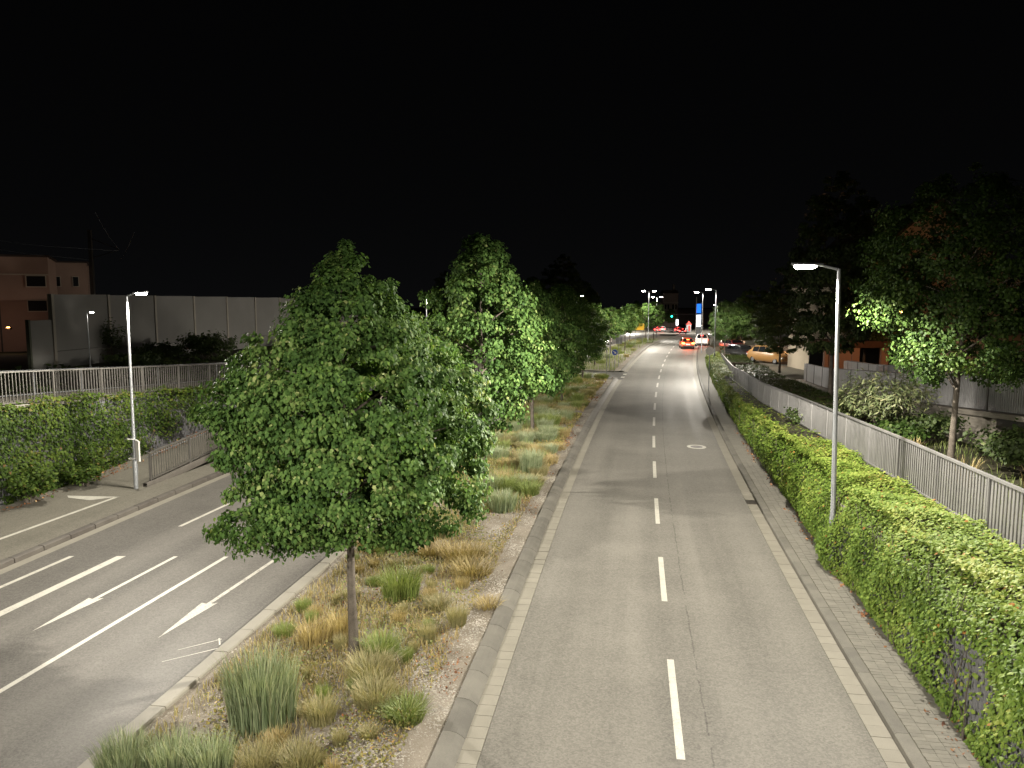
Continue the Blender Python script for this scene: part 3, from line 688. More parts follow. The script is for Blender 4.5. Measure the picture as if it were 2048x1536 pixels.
# ---------------------------------------------------------------- creepers
def creeper(name, label, sgn, tface, s0, s1, ztop, dens, lsize, mat, topw, mask, seed, bulge=.28, zbase=None):
    g = np.random.default_rng(seed); root = thing(name, label, 'creeper', P(s0, tface, 0))
    P_, N_, T_, S_, Q_ = [], [], [], [], []
    for a in np.arange(s0, s1, 2.0):
        b = min(a + 2, s1); m = .5 * (a + b); hgt = float(ztop(m)) - float(zbase(m))
        k = lsize(m); n = int((b - a) * (hgt + topw) * dens(m))
        s = g.uniform(a, b, n); v = g.uniform(0, hgt + topw, n)
        keep = g.random(n) < mask(s, np.minimum(v, hgt) / hgt, v - hgt, g)
        s, v = s[keep], v[keep]; n = len(s)
        face = v < hgt
        bl = bulge * (.55 + .45 * np.sin(s * 1.9 + np.sin(s * .7) * 2) * np.sin(v * 2.3 + s)) + g.normal(0, .05, n)
        bl = np.where(face, bl * np.clip((v / .5), .35, 1), bl)
        if sgn > 0: bl = bl * .85 + np.where(face, .30 * np.exp(-((s - 19.7) / 1.1) ** 2) * np.clip(1.5 - v, 0, 1) + .07 * np.sin(s * .8 + 2) * (v / hgt) * (1 - v / hgt) * 2, 0)
        z = np.where(face, zbase(s) + v, ztop(s) + .10 + .13 * np.sin(s * 2.3 + v * 3) * np.sin(s * .9) + .05 * np.sin(s * .55) + g.normal(0, .05, n))
        wr = .9 if sgn > 0 else .35; rnd_edge = np.clip(1 - np.abs(v - hgt) / wr, 0, 1)
        ro = .42 * rnd_edge ** 2 if sgn > 0 else .10 * rnd_edge
        t = np.where(face, tface - sgn * (bl - ro), tface - sgn * ((-.10 if sgn > 0 else .18) - (v - hgt) * (.8 if sgn > 0 else 1)))
        z = z + np.where(face, .02 * rnd_edge, -.10 * rnd_edge)
        x, y = F(s, t); h = np.interp(s, _st, _hd)
        o2 = np.stack([-sgn * np.cos(h), sgn * np.sin(h), 0 * h], 1)
        up = np.array([0, 0, 1.0])
        fo = np.where(face, 1 - .55 * rnd_edge, .12 + .4 * rnd_edge)[:, None]
        nor = o2 * fo * .75 + up * (1.05 - fo) * .9 + up * .5 + rnd_dirs(n, g) * .5
        tip = -up * .9 * fo + o2 * .5 * (1.2 - fo) + rnd_dirs(n, g) * .55
        P_.append(np.stack([x, y, z], 1)); N_.append(nor); T_.append(tip); S_.append(np.full(n, k) * g.uniform(.65, 1.25, n))
        pn = .45 + .18 * np.sin(s * 1.1 + v * 1.4) * np.sin(v * 2.2 - s * .6) + .17 * g.normal(size=n) + np.where(face, 0, .22)
        Q_.append(np.clip(pn, 0, .93) + (g.random(n) < .012) * .5)
    V, Fq, rv = leaves(np.concatenate(P_), np.concatenate(N_), np.concatenate(T_), np.concatenate(S_), np.clip(np.concatenate(Q_), 0, 1))
    obj('foliage', np_mesh('foliage', V, Fq, mat, rnd=rv), root)
    st = MB(); gg = random.Random(seed)
    for k in range(60):
        s = gg.uniform(s0, min(s1, s0 + 45)); pts = []; t = tface - sgn * .05
        for j in range(7):
            zz = float(zbase(s)) + (float(ztop(s)) - float(zbase(s))) * j / 6.5
            pts.append(P(s, t - sgn * gg.uniform(0, .05), zz)); s += gg.uniform(-.35, .35)
        st.tube(pts, [.014 - .0016 * j for j in range(7)], 5, False)
    stuff(st.build('stem', 'bark', root, True))
    return root
def mask_r(s, h, over, g):
    m = np.ones(len(s))
    hole = ((s - 12.1) / .75) ** 2 + ((h - .42) / .24) ** 2 < 1 + .4 * np.sin(s * 9) * np.sin(h * 17)
    m = np.where(hole, .10, m)
    low = (s < 13.2) & (h < .42); m = np.where(low, np.minimum(m, .6 + .35 * np.sin(s * 5 + h * 9)), m)
    n = np.sin(s * .9 + 1) * np.sin(s * .31 + h * 3); m = np.where((n < -.72) & (h < .6), .35, m)
    gapz = (np.abs(s - 56.5) < .5) ; m = np.where(gapz, .12, m)
    thin = (over > .55) & (s > 26) & (s < 60); m = np.where(thin, .05, m)      # bare soil strip behind the creeper
    return m
zb_r = lambda s: np.asarray(.10 + zr(s))
creeper('creeper', 'bright green climbing creeper covering the right retaining wall', 1, 4.38, 5, 85, lambda s: np.maximum(zT(s) - .05, .95 + zr(s)), lambda s: 900 if s < 28 else (480 if s < 50 else 300),
        lambda s: .072 if s < 28 else .10, 'creeper_leaf', 1.55, mask_r, 7, .24, zb_r)
def mask_l(s, h, over, g):
    base = .95 - np.clip((s - 25.0) / 7, 0, 1) * (1.25 * (1 - h) ** .55)
    blot = np.sin(s * 1.3 + 2 * h) * np.sin(h * 6 + s * .8) * .6
    m = np.clip(base + blot * np.clip((s - 24) / 6, 0, 1), .02, 1)
    m = np.where((s < 21.4) & (h < .32), .25, m)
    m = np.where((s > 34) & (h < .75), m * .5, m)
    return np.where(over > .35, .25, m)
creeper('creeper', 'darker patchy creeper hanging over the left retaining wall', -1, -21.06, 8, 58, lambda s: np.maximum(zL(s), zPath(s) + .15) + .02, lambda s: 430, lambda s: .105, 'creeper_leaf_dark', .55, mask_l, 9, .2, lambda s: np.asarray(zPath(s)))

# ---------------------------------------------------------------- fences
def slat_fence(name, label, pts_fn, s_list, height, slat_w, mats, post_every, rail_h=.06, limit=300, group=None, cat='fence', rail_w=.07, low=.06, thick=.02, toprail='handrail', post_r=.03):
    """pts_fn(s)->(x,y,z,heading)"""
    p0 = pts_fn(s_list[0]); root = thing(name, label, cat, p0[:3], group)
    me = MB().box((0, 0, (height - low - rail_h) / 2), (slat_w, thick, height - low - rail_h)).mesh('slat', mats[0])
    rest = MB()
    for i, s in enumerate(s_list):
        x, y, z, h = pts_fn(s)
        if i < limit: obj('slat', me, root, (x, y, z + low), (0, 0, math.pi / 2 - h))
        else: rest.box((x, y, z + low + (height - low - rail_h) / 2), (slat_w, thick, height - low - rail_h), math.pi / 2 - h)
    if rest.n: stuff(rest.build('slats', mats[0], root))
    S = np.arange(s_list[0], s_list[-1] + .01, 1.0); pts = [pts_fn(s) for s in S]
    b = MB(); V = []
    for x, y, z, h in pts:
        nx, ny = math.cos(h) * rail_w / 2, -math.sin(h) * rail_w / 2
        V += [(x - nx, y - ny, z + height - rail_h), (x + nx, y + ny, z + height - rail_h), (x + nx, y + ny, z + height), (x - nx, y - ny, z + height)]
    b.add(V, [(i * 4 + k, i * 4 + (k + 1) % 4, i * 4 + 4 + (k + 1) % 4, i * 4 + 4 + k) for i in range(len(pts) - 1) for k in range(4)] + [(0, 1, 2, 3), tuple(len(V) - 4 + k for k in (3, 2, 1, 0))])
    b.build(toprail, mats[1], root)
    V = []; b = MB()
    for x, y, z, h in pts:
        nx, ny = math.cos(h) * .028, -math.sin(h) * .028
        V += [(x - nx, y - ny, z + low - .04), (x + nx, y + ny, z + low - .04), (x + nx, y + ny, z + low), (x - nx, y - ny, z + low)]
    b.add(V, [(i * 4 + k, i * 4 + (k + 1) % 4, i * 4 + 4 + (k + 1) % 4, i * 4 + 4 + k) for i in range(len(pts) - 1) for k in range(4)])
    b.build('bottom_rail', mats[1], root)
    pme = MB().box((0, 0, (height + .1) / 2 - .1), (post_r * 2, post_r * 2.2, height + .05)).mesh('post', mats[1])
    for s in np.arange(s_list[0] + .05, s_list[-1], post_every):
        x, y, z, h = pts_fn(s); obj('post', pme, root, (x, y, z), (0, 0, math.pi / 2 - h))
    return root
def fr(s):
    x, y = F(s, 5.78); return float(x), float(y), float(zT(s)), HD(s)
slat_fence('slatted_fence', 'grey slatted fence running along the top of the creeper wall on the right', fr, np.arange(7.5, 80, .135), 1.12, .074, ('fence_paint', 'fence_paint'), 2.5, .05)
# ramp on the right
RP = [(-2, 11.5, 5.2), (12, 14.3, 4.2), (23.8, 16.1, 3.2), (33, 17.85, 2.32), (38, 18.15, 1.97), (46.5, 19.2, 1.36), (58, 21.8, .75)]
_ry = [p[0] for p in RP]
def ramp_pt(y, off=0.0):
    x = float(np.interp(y, _ry, [p[1] for p in RP])); z = float(np.interp(y, _ry, [p[2] for p in RP])); h = math.atan2(3.6, 24)
    return x + off * math.cos(h), y - off * math.sin(h), z, h
rroot = thing('ramp_bridge', 'concrete footbridge ramp with dark beam on the right', 'footbridge', ramp_pt(12)[:3])
ys = np.arange(-1, 58.1, 1.0)
def sweep(b, prof):
    V = []; m = len(prof)
    for y in ys:
        for o, dz in prof:
            x, yy, z, h = ramp_pt(y, o); V.append((x, yy, z + dz))
    n = len(ys)
    b.add(V, [(i * m + k, i * m + (k + 1) % m, (i + 1) * m + (k + 1) % m, (i + 1) * m + k) for i in range(n - 1) for k in range(m)] + [tuple(range(m)), tuple((n - 1) * m + k for k in range(m))])
b = MB(); sweep(b, [(-.12, -.18), (3.0, -.18), (3.0, .0), (-.12, .0)]); b.build('deck', 'pale_concrete', rroot)
ys = np.arange(-1, 26.1, 1.0)
b = MB(); sweep(b, [(.05, -.52), (.32, -.52), (.32, -.19), (.05, -.19)]); b.build('beam', 'dark_steel', rroot)
b = MB(); sweep(b, [(2.6, -.52), (2.9, -.52), (2.9, -.19), (2.6, -.19)]); b.build('beam', 'dark_steel', rroot)
for y in (9, 15, 21.3, 26.2):
    for o in (.18, 2.7):
        x, yy, z, h = ramp_pt(y, o); b = MB().box((x, yy, z / 2), (.28, .28, max(.5, z - 1.05) + 1.0)); b.build('column', 'pale_concrete', rroot)
ys = np.arange(27, 57.1, 1.0)
b = MB(); sweep(b, [(.0, -2.4), (2.85, -2.4), (2.85, -.19), (.0, -.19)]); b.build('abutment', 'pale_concrete', rroot)
slat_fence('ramp_railing', 'front slatted railing of the footbridge ramp on the right', lambda y: ramp_pt(y, 0.0), np.arange(8, 56, .16), 1.3, .09, ('ramp_paint_lit', 'dark_steel'), 3.1, .04, group=None, cat='railing')
slat_fence('ramp_railing', 'rear slatted railing of the footbridge ramp seen over the front one', lambda y: ramp_pt(y, 2.75), np.arange(8, 56, .19), 1.55, .08, ('ramp_paint_lit', 'dark_steel'), 3.1, .05, cat='railing')
# left railings
def fl(s):
    x, y = F(s, -21.62); return float(x), float(y), float(zL(s)) + .02, HD(s)
slat_fence('bar_railing', 'grey bar railing above the left creeper wall', fl, np.arange(12, 56, .148), 1.12, .022, ('rail_paint', 'rail_paint'), 2.48, .045, cat='railing', thick=.03)
def fl2(s):
    x, y = F(s, -24.8); return float(x), float(y), float(zL(s)) * 1.0 + .0, HD(s)
slat_fence('bar_railing', 'second bar railing beyond the upper left path', fl2, np.arange(14, 56, 1.3), 1.02, .03, ('rail_paint', 'galvanised'), 2.6, .05, cat='railing', thick=.03)
def fl3(s):
    x, y = F(s, -18.07); return float(x), float(y), float(zPath(s)) + .14, HD(s)
slat_fence('bar_railing', 'low bar railing between the left pavement and the rising path', fl3, np.arange(24.6, 48, .142), 1.05, .024, ('rail_paint', 'rail_paint'), 2.45, .045, cat='railing', thick=.024, low=.1)
hr = MB(); hr.tube([P(s, -18.16, float(zPath(s)) + .14 + .88) for s in np.arange(24.6, 48, 1.5)], .018, 8)
o = hr.build('handrail', 'galvanised', None); tag(o, 'slim inner handrail on the rising left path', 'handrail')
wp = thing('post_marker', 'short white marker plate on top of a left railing post', 'sign', P(21.5, -21.6, float(zL(21.5)) + 1.12))
MB().box(P(21.5, -21.62, float(zL(21.5)) + 1.25), (.16, .04, .34), -HD(20)).build('plate', 'white_plastic', wp)

# ---------------------------------------------------------------- noise barrier, buildings on the left
nb = thing('noise_barrier', 'tall pale concrete noise barrier of flat panels on the left', 'noise barrier', (-29.1, 48.8, 2.4))
nd = Vector((4.2, 27.7, 0)).normalized(); n0 = Vector((-29.1, 48.8, 0)); nang = math.atan2(nd.y, nd.x)
for k in range(14):
    a = n0 + nd * (5.35 * k); c = a + nd * 2.675; zt = 7.1 - .12 * k * .35; zb = 2.5 - .08 * k
    MB().box((c.x, c.y, (zt + zb + 1.0) / 2), (5.16, .16, zt - zb - 1.0 - .01), nang).build('panel', 'barrier_concrete', nb)
    MB().box((c.x, c.y, zb + .45), (5.16, .24, 1.06), nang).build('plinth', 'barrier_concrete', nb)
    MB().box((a.x, a.y, (zt + zb) / 2 - .3), (.22, .30, zt - zb + .66), nang).build('post', 'pale_concrete', nb)
lw = thing('noise_barrier', 'lower dark barrier panels left of the tall noise barrier', 'noise barrier', (-30.3, 43, 2.4))
for k in range(5):
    c = n0 - nd * (1.1 + 1.75 + 3.3 * k) if k else n0 - nd * 1.05
    wd = 3.22 if k else 1.8
    MB().box((c.x, c.y, 3.95), (wd, .16, 3.1), nang).build('panel', 'barrier_concrete' if k == 0 else 'barrier_dark', lw)
    e = c - nd * (wd / 2 + .06); MB().box((e.x, e.y, 3.95), (.14, .24, 3.2), nang).build('post', 'barrier_dark', lw)
bl = thing('apartment_building', 'pink rendered building behind the left barrier with two dark windows', 'building', (-41.9, 70.2, 1), world=False); bl.rotation_euler = (0, 0, R(27))
MB().box((-9, 5, 4.7), (18, 10, 9.6)).build('wall', 'pink_render', bl)
MB().box((-3.9, -.05, 4.7), (.12, .12, 9.6)).build('downpipe', 'dark_steel', bl)
MB().box((-9, 5, 9.58), (18.3, 10.3, .18)).build('roof', 'roof_tile', bl)
MB().box((-9, -.04, 7.95), (17.9, .10, .10)).build('cornice', 'cream_render', bl)
for z_ in (7.35, 5.15):
    wf = MB(); x_ = -1.0
    for dx, dz, sx, sz in ((0, .5, 1.52, .07), (0, -.5, 1.6, .09), (-.76, 0, .07, 1.0), (.76, 0, .07, 1.0)): wf.box((x_ + dx, -.03, z_ + dz), (sx, .12, sz))
    w_ = wf.build('window', 'cream_render', bl)
    MB().box((x_, -.015, z_), (1.46, .05, .94)).build('pane', 'dark_pane', w_)
bl2 = thing('apartment_building', 'darker rear block right of the pink building', 'building', (-46.2, 84, 1), world=False); bl2.rotation_euler = (0, 0, R(27))
MB().box((-3.5, 4, 4.8), (7.4, 8, 9.6)).build('wall', 'pink_render', bl2)
MB().box((-3.5, 4, 9.68), (7.7, 8.3, .16)).build('roof', 'roof_tile', bl2)
for x_ in (-2.6, -.9):
    w_ = MB().box((x_, -.04, 7.6), (.62, .1, 1.1)).build('window', 'cream_render', bl2); MB().box((x_, -.08, 7.6), (.5, .06, .98)).build('pane', 'dark_pane', w_)
wl = thing('wall_lamp', 'warm lamp glowing at the foot of the pink building', 'lamp', (-42.5, 65.0, 4.3), world=False)
MB().box((0, .2, 0), (.2, .3, .16)).build('housing', 'dark_steel', wl)
MB().box((0, .0, .09), (.16, .16, .05)).build('lens', 'sodium_lens', wl)
ld = bpy.data.lights.new('lamp_light', 'POINT'); ld.energy = 70; ld.color = (1, .70, .55); ld.shadow_soft_size = .1
lo = link(bpy.data.objects.new('lamp_light', ld)); lo.parent = wl; lo.location = (0, -.35, .35)
# catenary mast with wires
cm = thing('catenary_mast', 'dark railway mast standing behind the left noise barrier', 'mast', (-46.5, 86, 1))
MB().box((-46.5, 86, 7.6), (.34, .34, 13.4)).build('pole', 'dark_steel', cm)
MB().tube([(-46.5, 86, 13.4), (-43.4, 86, 12.2)], .05, 6).build('bracket', 'dark_steel', cm)
MB().tube([(-46.5, 86, 11.2), (-43.4, 86, 12.1)], .05, 6).build('bracket', 'dark_steel', cm)
for i, (a, b_) in enumerate((((-43.4, 86, 12.2), (-33, 62, 13.6)), ((-43.4, 86, 10.9), (-30, 62, 12.0)), ((-43.4, 86, 12.0), (-58, 80, 13.4)), ((-46.5, 86, 11.0), (-60, 82, 13.0)))):
    m_ = ((a[0] + b_[0]) / 2, (a[1] + b_[1]) / 2, (a[2] + b_[2]) / 2 - .3)
    o = MB().tube([a, m_, b_], .022, 5).build('overhead_wire', 'galvanised')
    tag(o, ('upper wire running right from the railway mast', 'lower wire running right from the railway mast', 'upper wire running left from the railway mast', 'lower wire running left from the railway mast')[i], 'wire')

# ---------------------------------------------------------------- house and garages on the right
hs = thing('gabled_house', 'pale gabled house dimly lit orange behind the big right tree', 'house', (33.5, 62, .3))
MB().prism([(26.6, .2), (40.6, .2), (40.6, 8.2), (33.6, 14.3), (26.6, 8.2)], 62, 74, 'y').build('wall', 'cream_render', hs)
rb = MB()
for sx in (-1, 1):
    a = Vector((33.6, 0, 14.45)); e = Vector((33.6 + sx * 7.7, 0, 7.75)); d = (e - a).normalized(); nn = Vector((-d.z * sx, 0, d.x * sx)) * .22
    poly = [(a.x, a.z), (e.x, e.z), (e.x + nn.x, e.z + abs(nn.z)), (a.x, a.z + .3)]
    rb.prism(poly, 61.5, 74.5, 'y')
rb.build('roof', 'roof_tile', hs)
for (x_, z_) in ((30.6, 6.2), (34.0, 6.2), (37.4, 6.2), (32.4, 9.6), (35.2, 9.6)):
    w_ = MB().box((x_, 61.97, z_), (1.3, .1, 1.5)).build('window', 'brown_timber', hs); MB().box((x_, 61.93, z_), (1.1, .06, 1.3)).build('pane', 'window_glass', w_)
ga = thing('garage_row', 'low garage row with dark openings under the trees on the right', 'garage', (27, 56, .5))
MB().box((31.0, 60.1, 3.35), (14.4, 3.4, .5)).build('roof', 'brown_timber', ga)
for x_ in (23.95, 26.2, 28.4, 30.6, 33.2, 35.2, 37.9): MB().box((x_, 58.6, 1.75), (.55 if x_ > 24 else .3, .3, 2.7)).build('pier', 'pink_render', ga)
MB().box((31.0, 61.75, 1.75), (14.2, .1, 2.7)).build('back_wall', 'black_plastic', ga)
MB().box((25.05, 58.62, 1.7), (1.7, .12, 2.6)).build('door', 'pink_render', ga)
an = thing('annex_building', 'pale one-storey annex lit warm at the right edge', 'building', (40, 58, .5))
MB().prism([(32.4, .3), (44, .3), (44, 4.9), (32.4, 4.1)], 55.2, 58.2, 'y').build('wall', 'cream_render', an)
MB().prism([(32.2, 4.12), (44.3, 4.95), (44.3, 5.15), (32.2, 4.32)], 54.9, 58.4, 'y').build('roof', 'roof_tile', an)
MB().box((35.35, 55.15, 2.1), (.85, .12, 3.4)).build('door', 'brown_timber', an)
yw = thing('yard_wall', 'low pinkish yard wall beyond the gold parked car', 'wall', (27.5, 74, .3))
MB().box((29.4, 76.5, .75), (5.6, .25, .9), R(-4)).build('wall_body', 'pink_render', yw); MB().box((29.4, 76.5, 1.23), (5.7, .33, .06), R(-4)).build('coping', 'pale_concrete', yw)
yard = structure(strip('yard', 9.6, 30, 62, 118, lambda s, t: zT(s) + .012, 'asphalt_path', 2, 8)); yard['label'] = 'paved yard and parking row on the right'

# ---------------------------------------------------------------- cars
def car_section(x, Lc, hatch, hood, wd, ht):
    u = x / Lc      # 0 rear .. 1 front
    zbelt = .92 * ht / 1.48
    if hatch: xs = [0, .03, .10, .18, .52, .68, .75, .97, 1.0]; zs = [.62, .92, 1.12, 1.42, 1.48, 1.35, .98, .74, .55]
    else: xs = [0, .02, .16, .30, .52, .66, .74, .97, 1.0]; zs = [.62, .98, 1.02, 1.36, 1.44, 1.34, .98, .74, .55]
    zt = np.interp(u, xs, zs) * ht / 1.48
    hw = wd / 2 * np.interp(u, [0, .05, .2, .85, .96, 1], [.86, .95, 1, 1, .92, .78])
    zb = np.interp(u, [0, .06, .94, 1], [.34, .22, .20, .30])
    return zt, hw, zb, zbelt
def car_parts(kind):
    Lc, wd, ht, hatch = kind
    X = np.linspace(0, Lc, 29); V = []; n = 13
    for x in X:
        zt, hw, zb, zbelt = car_section(x, Lc, hatch, 0, wd, ht)
        zbe = min(zbelt, zt - .03); k = np.clip((zt - zbelt) / .5, 0, 1); rw = hw * (1 - .24 * k)
        half = [(hw * .9, zb), (hw, zb + .14), (hw * 1.01, .55 * ht / 1.48), (hw * .985, zbe), (rw * .99, zt - .07 if k > .2 else zt - .02), (rw * .82, zt - .005), (0, zt + .015)]
        ring = half + [(-a, b) for a, b in half[-2::-1]]
        V += [(a, x - Lc / 2, b) for a, b in ring]
    nx = len(X)
    body = MB().add(V, [(i * n + k, i * n + k + 1, (i + 1) * n + k + 1, (i + 1) * n + k) for i in range(nx - 1) for k in range(n - 1)] + [tuple(range(n)), tuple((nx - 1) * n + k for k in range(n))] + [(i * n, (i + 1) * n, (i + 1) * n + n - 1, i * n + n - 1) for i in range(nx - 1)])
    def pt(x, j, off=.012):
        zt, hw, zb, zbelt = car_section(x, Lc, hatch, 0, wd, ht); k = np.clip((zt - zbelt) / .5, 0, 1); rw = hw * (1 - .24 * k)
        return (hw * .985 + off, zbelt + .02) if j == 0 else (rw * .99 + off, zt - .09)
    glass = []
    for (u0, u1) in ((.18, .34), (.35, .52), (.53, .69)):
        for sx in (-1, 1):
            g = MB(); a0, a1 = pt(u0 * Lc, 0), pt(u0 * Lc, 1); b0, b1 = pt(u1 * Lc, 0), pt(u1 * Lc, 1)
            y0, y1 = u0 * Lc - Lc / 2, u1 * Lc - Lc / 2
            if a1[1] - a0[1] < .05: a1 = (a1[0], a0[1] + .05)
            Q = [(sx * a0[0], y0, a0[1]), (sx * b0[0], y1, b0[1]), (sx * b1[0], y1, b1[1]), (sx * a1[0], y0, a1[1])]
            g.add(Q + [(p[0] - sx * .03, p[1], p[2]) for p in Q], [(0, 1, 2, 3), (7, 6, 5, 4), (0, 4, 5, 1), (1, 5, 6, 2), (2, 6, 7, 3), (3, 7, 4, 0)])
            glass.append(g)
    def end_glass(u0, u1):
        g = MB(); Q = []
        for u in (u0, u1):
            zt, hw, zb, zbelt = car_section(u * Lc, Lc, hatch, 0, wd, ht); k = np.clip((zt - zbelt) / .5, 0, 1); rw = hw * (1 - .24 * k) * .86
            Q += [(-rw, u * Lc - Lc / 2, zt + .02), (rw, u * Lc - Lc / 2, zt + .02)]
        Q = [Q[0], Q[1], Q[3], Q[2]]
        return g.add(Q + [(p[0], p[1], p[2] - .03) for p in Q], [(0, 1, 2, 3), (7, 6, 5, 4), (0, 4, 5, 1), (1, 5, 6, 2), (2, 6, 7, 3), (3, 7, 4, 0)])
    rear = end_glass(.045, .165) if hatch else end_glass(.165, .29)
    front = end_glass(.68, .745)
    return body, glass, rear, front
CARK = {'hatch': (4.2, 1.78, 1.48, True), 'sedan': (4.6, 1.82, 1.44, False), 'van': (4.7, 1.85, 1.78, True)}
CAR_CACHE = {}
def car(label, kind, paint, loc, heading, tail=None, head=None, group=None, cat='car', name='car'):
    """heading: compass angle of the nose, clockwise from +y"""
    Lc, wd, ht, hatch = CARK[kind]
    if (kind, paint) not in CAR_CACHE:
        body, glass, rear, front = car_parts(CARK[kind])
        CAR_CACHE[(kind, paint)] = (body.mesh('body', paint, True), [g.mesh('side_window', 'window_glass') for g in glass], rear.mesh('rear_window', 'window_glass'), front.mesh('windscreen', 'window_glass'))
    bm_, gl, rr_, fr_ = CAR_CACHE[(kind, paint)]
    root = thing(name, label, cat, loc, group, world=False); root.rotation_euler = (0, 0, -heading)
    obj('body', bm_, root)
    for g in gl: obj('side_window', g, root)
    obj('rear_window', rr_, root); obj('windscreen', fr_, root)
    if 'wheel' not in CAR_CACHE:
        CAR_CACHE['wheel'] = MB().tube([(-.1, 0, 0), (.1, 0, 0)], .31, 18).mesh('tyre', 'tyre_rubber', True)
        CAR_CACHE['rim'] = MB().tube([(-.108, 0, 0), (.108, 0, 0)], .19, 14).mesh('rim', 'galvanised', True)
        CAR_CACHE['tl'] = MB().box((0, 0, 0), (.30, .10, .16)).mesh('tail_light', 'red_sheet')
        CAR_CACHE['tl_on'] = MB().box((0, 0, 0), (.32, .10, .17)).mesh('tail_light', 'tail_glow')
        CAR_CACHE['tl_hot'] = MB().box((0, 0, 0), (.34, .10, .18)).mesh('tail_light', 'tail_hot')
        CAR_CACHE['hl'] = MB().box((0, 0, 0), (.32, .12, .15)).mesh('headlight', 'white_plastic')
        CAR_CACHE['hl_on'] = MB().box((0, 0, 0), (.34, .12, .17)).mesh('headlight', 'head_glow')
        CAR_CACHE['plate'] = MB().box((0, 0, 0), (.52, .02, .12)).mesh('licence_plate', 'white_plastic')
        CAR_CACHE['plate_on'] = MB().box((0, 0, 0), (.52, .02, .12)).mesh('licence_plate', 'plate_lit')
        CAR_CACHE['mirror'] = MB().box((0, 0, 0), (.18, .12, .13)).mesh('wing_mirror', 'black_plastic')
        CAR_CACHE['bumper'] = MB().box((0, 0, 0), (1.5, .1, .2)).mesh('bumper', 'black_plastic')
    for sx in (-1, 1):
        for yy in (-Lc * .31, Lc * .32):
            t_ = obj('wheel', CAR_CACHE['wheel'], root, (sx * (wd / 2 - .10), yy, .31)); obj('rim', CAR_CACHE['rim'], t_)
        obj('tail_light', CAR_CACHE['tl' if not tail else ('tl_hot' if tail == 'hot' else 'tl_on')], root, (sx * wd * .37, -Lc / 2 + .03, .80 * ht / 1.48))
        obj('headlight', CAR_CACHE['hl_on' if head else 'hl'], root, (sx * wd * .35, Lc / 2 - .06, .62))
        obj('wing_mirror', CAR_CACHE['mirror'], root, (sx * (wd / 2 + .06), Lc * .18, .98 * ht / 1.48))
    obj('licence_plate', CAR_CACHE['plate_on' if tail else 'plate'], root, (0, -Lc / 2 - .005, .62)); obj('bumper', CAR_CACHE['bumper'], root, (0, -Lc / 2 + .02, .36))
    if tail:
        obj('brake_light', MB().box((0, 0, 0), (.34, .05, .05)).mesh('brake_light', 'tail_hot' if tail == 'hot' else 'tail_glow'), root, (0, -Lc / 2 + .36 if hatch else -Lc / 2 + 1.1, 1.28 * ht / 1.48))
        l_ = bpy.data.lights.new('tail_lamp', 'SPOT'); l_.energy = 260 if tail == 'hot' else 160; l_.color = (1, .12, .05) if tail == 'hot' else (1, .04, .04); l_.spot_size = R(150); l_.shadow_soft_size = .4
        lo = link(bpy.data.objects.new('tail_lamp', l_)); lo.parent = root; lo.location = (0, -Lc / 2 - .3, .8); lo.rotation_euler = (R(-72), 0, 0)
    if head:
        l_ = bpy.data.lights.new('head_lamp', 'SPOT'); l_.energy = 900; l_.color = (1, .97, .93); l_.spot_size = R(80); l_.shadow_soft_size = .3
        lo = link(bpy.data.objects.new('head_lamp', l_)); lo.parent = root; lo.location = (0, Lc / 2 + .2, .65); lo.rotation_euler = (R(82), 0, 0)
    return root
GC = 'cars driving away on the right carriageway'
car('orange-red hatchback driving away with bright brake lights', 'hatch', 'car_orange', (23.9, 105.2, 0), HD(104) - .12, 'hot', None, GC)
car('white car pulled in at the right kerb by the driveway', 'van', 'car_white', (27.4, 110.5, .03), HD(110) + .05, 'on', None, None)
car('small red car waiting at the far junction stop line', 'hatch', 'car_red', (42.5, 191.5, -2.05), HD(160), 'on', None, GC)
for i, (x, y, pn, lab) in enumerate(((40.3, 214, 'car_red', 'leftmost red car crossing the far junction'), (42.9, 220, 'car_silver', 'middle silver car crossing the far junction'), (44.7, 208, 'car_red', 'rightmost red car crossing the far junction'))):
    car(lab, 'hatch', pn, (x, y, -.026 * (y - 110) + .12), HD(200) - .1, 'on', None, 'cars crossing the far junction')
for i, (s, t, pn, lab) in enumerate(((98, -13.2, 'car_white', 'first white car of the queue facing us on the left road'), (106, -10.2, 'car_silver', 'silver car facing us with headlights on the left road'),
                                     (115, -10.4, 'car_white', 'white car far back in the facing queue on the left road'), (124, -13.2, 'car_silver', 'last silver car in the facing queue on the left road'))):
    car(lab, 'sedan', pn, P(s, t, float(zr(s))), HD(s) + math.pi, None, True, 'cars queueing toward us on the left road')
GP = 'cars parked in the yard on the right'
car('gold people carrier parked under the orange lamp', 'van', 'car_gold', (26.3, 78.3, .28), R(152), None, None, GP)
car('black car parked behind the gold people carrier', 'hatch', 'car_black', (25.5, 85.5, .25), R(160), None, None, GP)
car('maroon car parked behind the far trees on the right', 'hatch', 'car_maroon', (28.2, 98, .18), R(165), None, None, GP)
car('pale car parked at the far end of the right yard', 'hatch', 'car_silver', (31, 108, .15), R(170), None, None, GP)

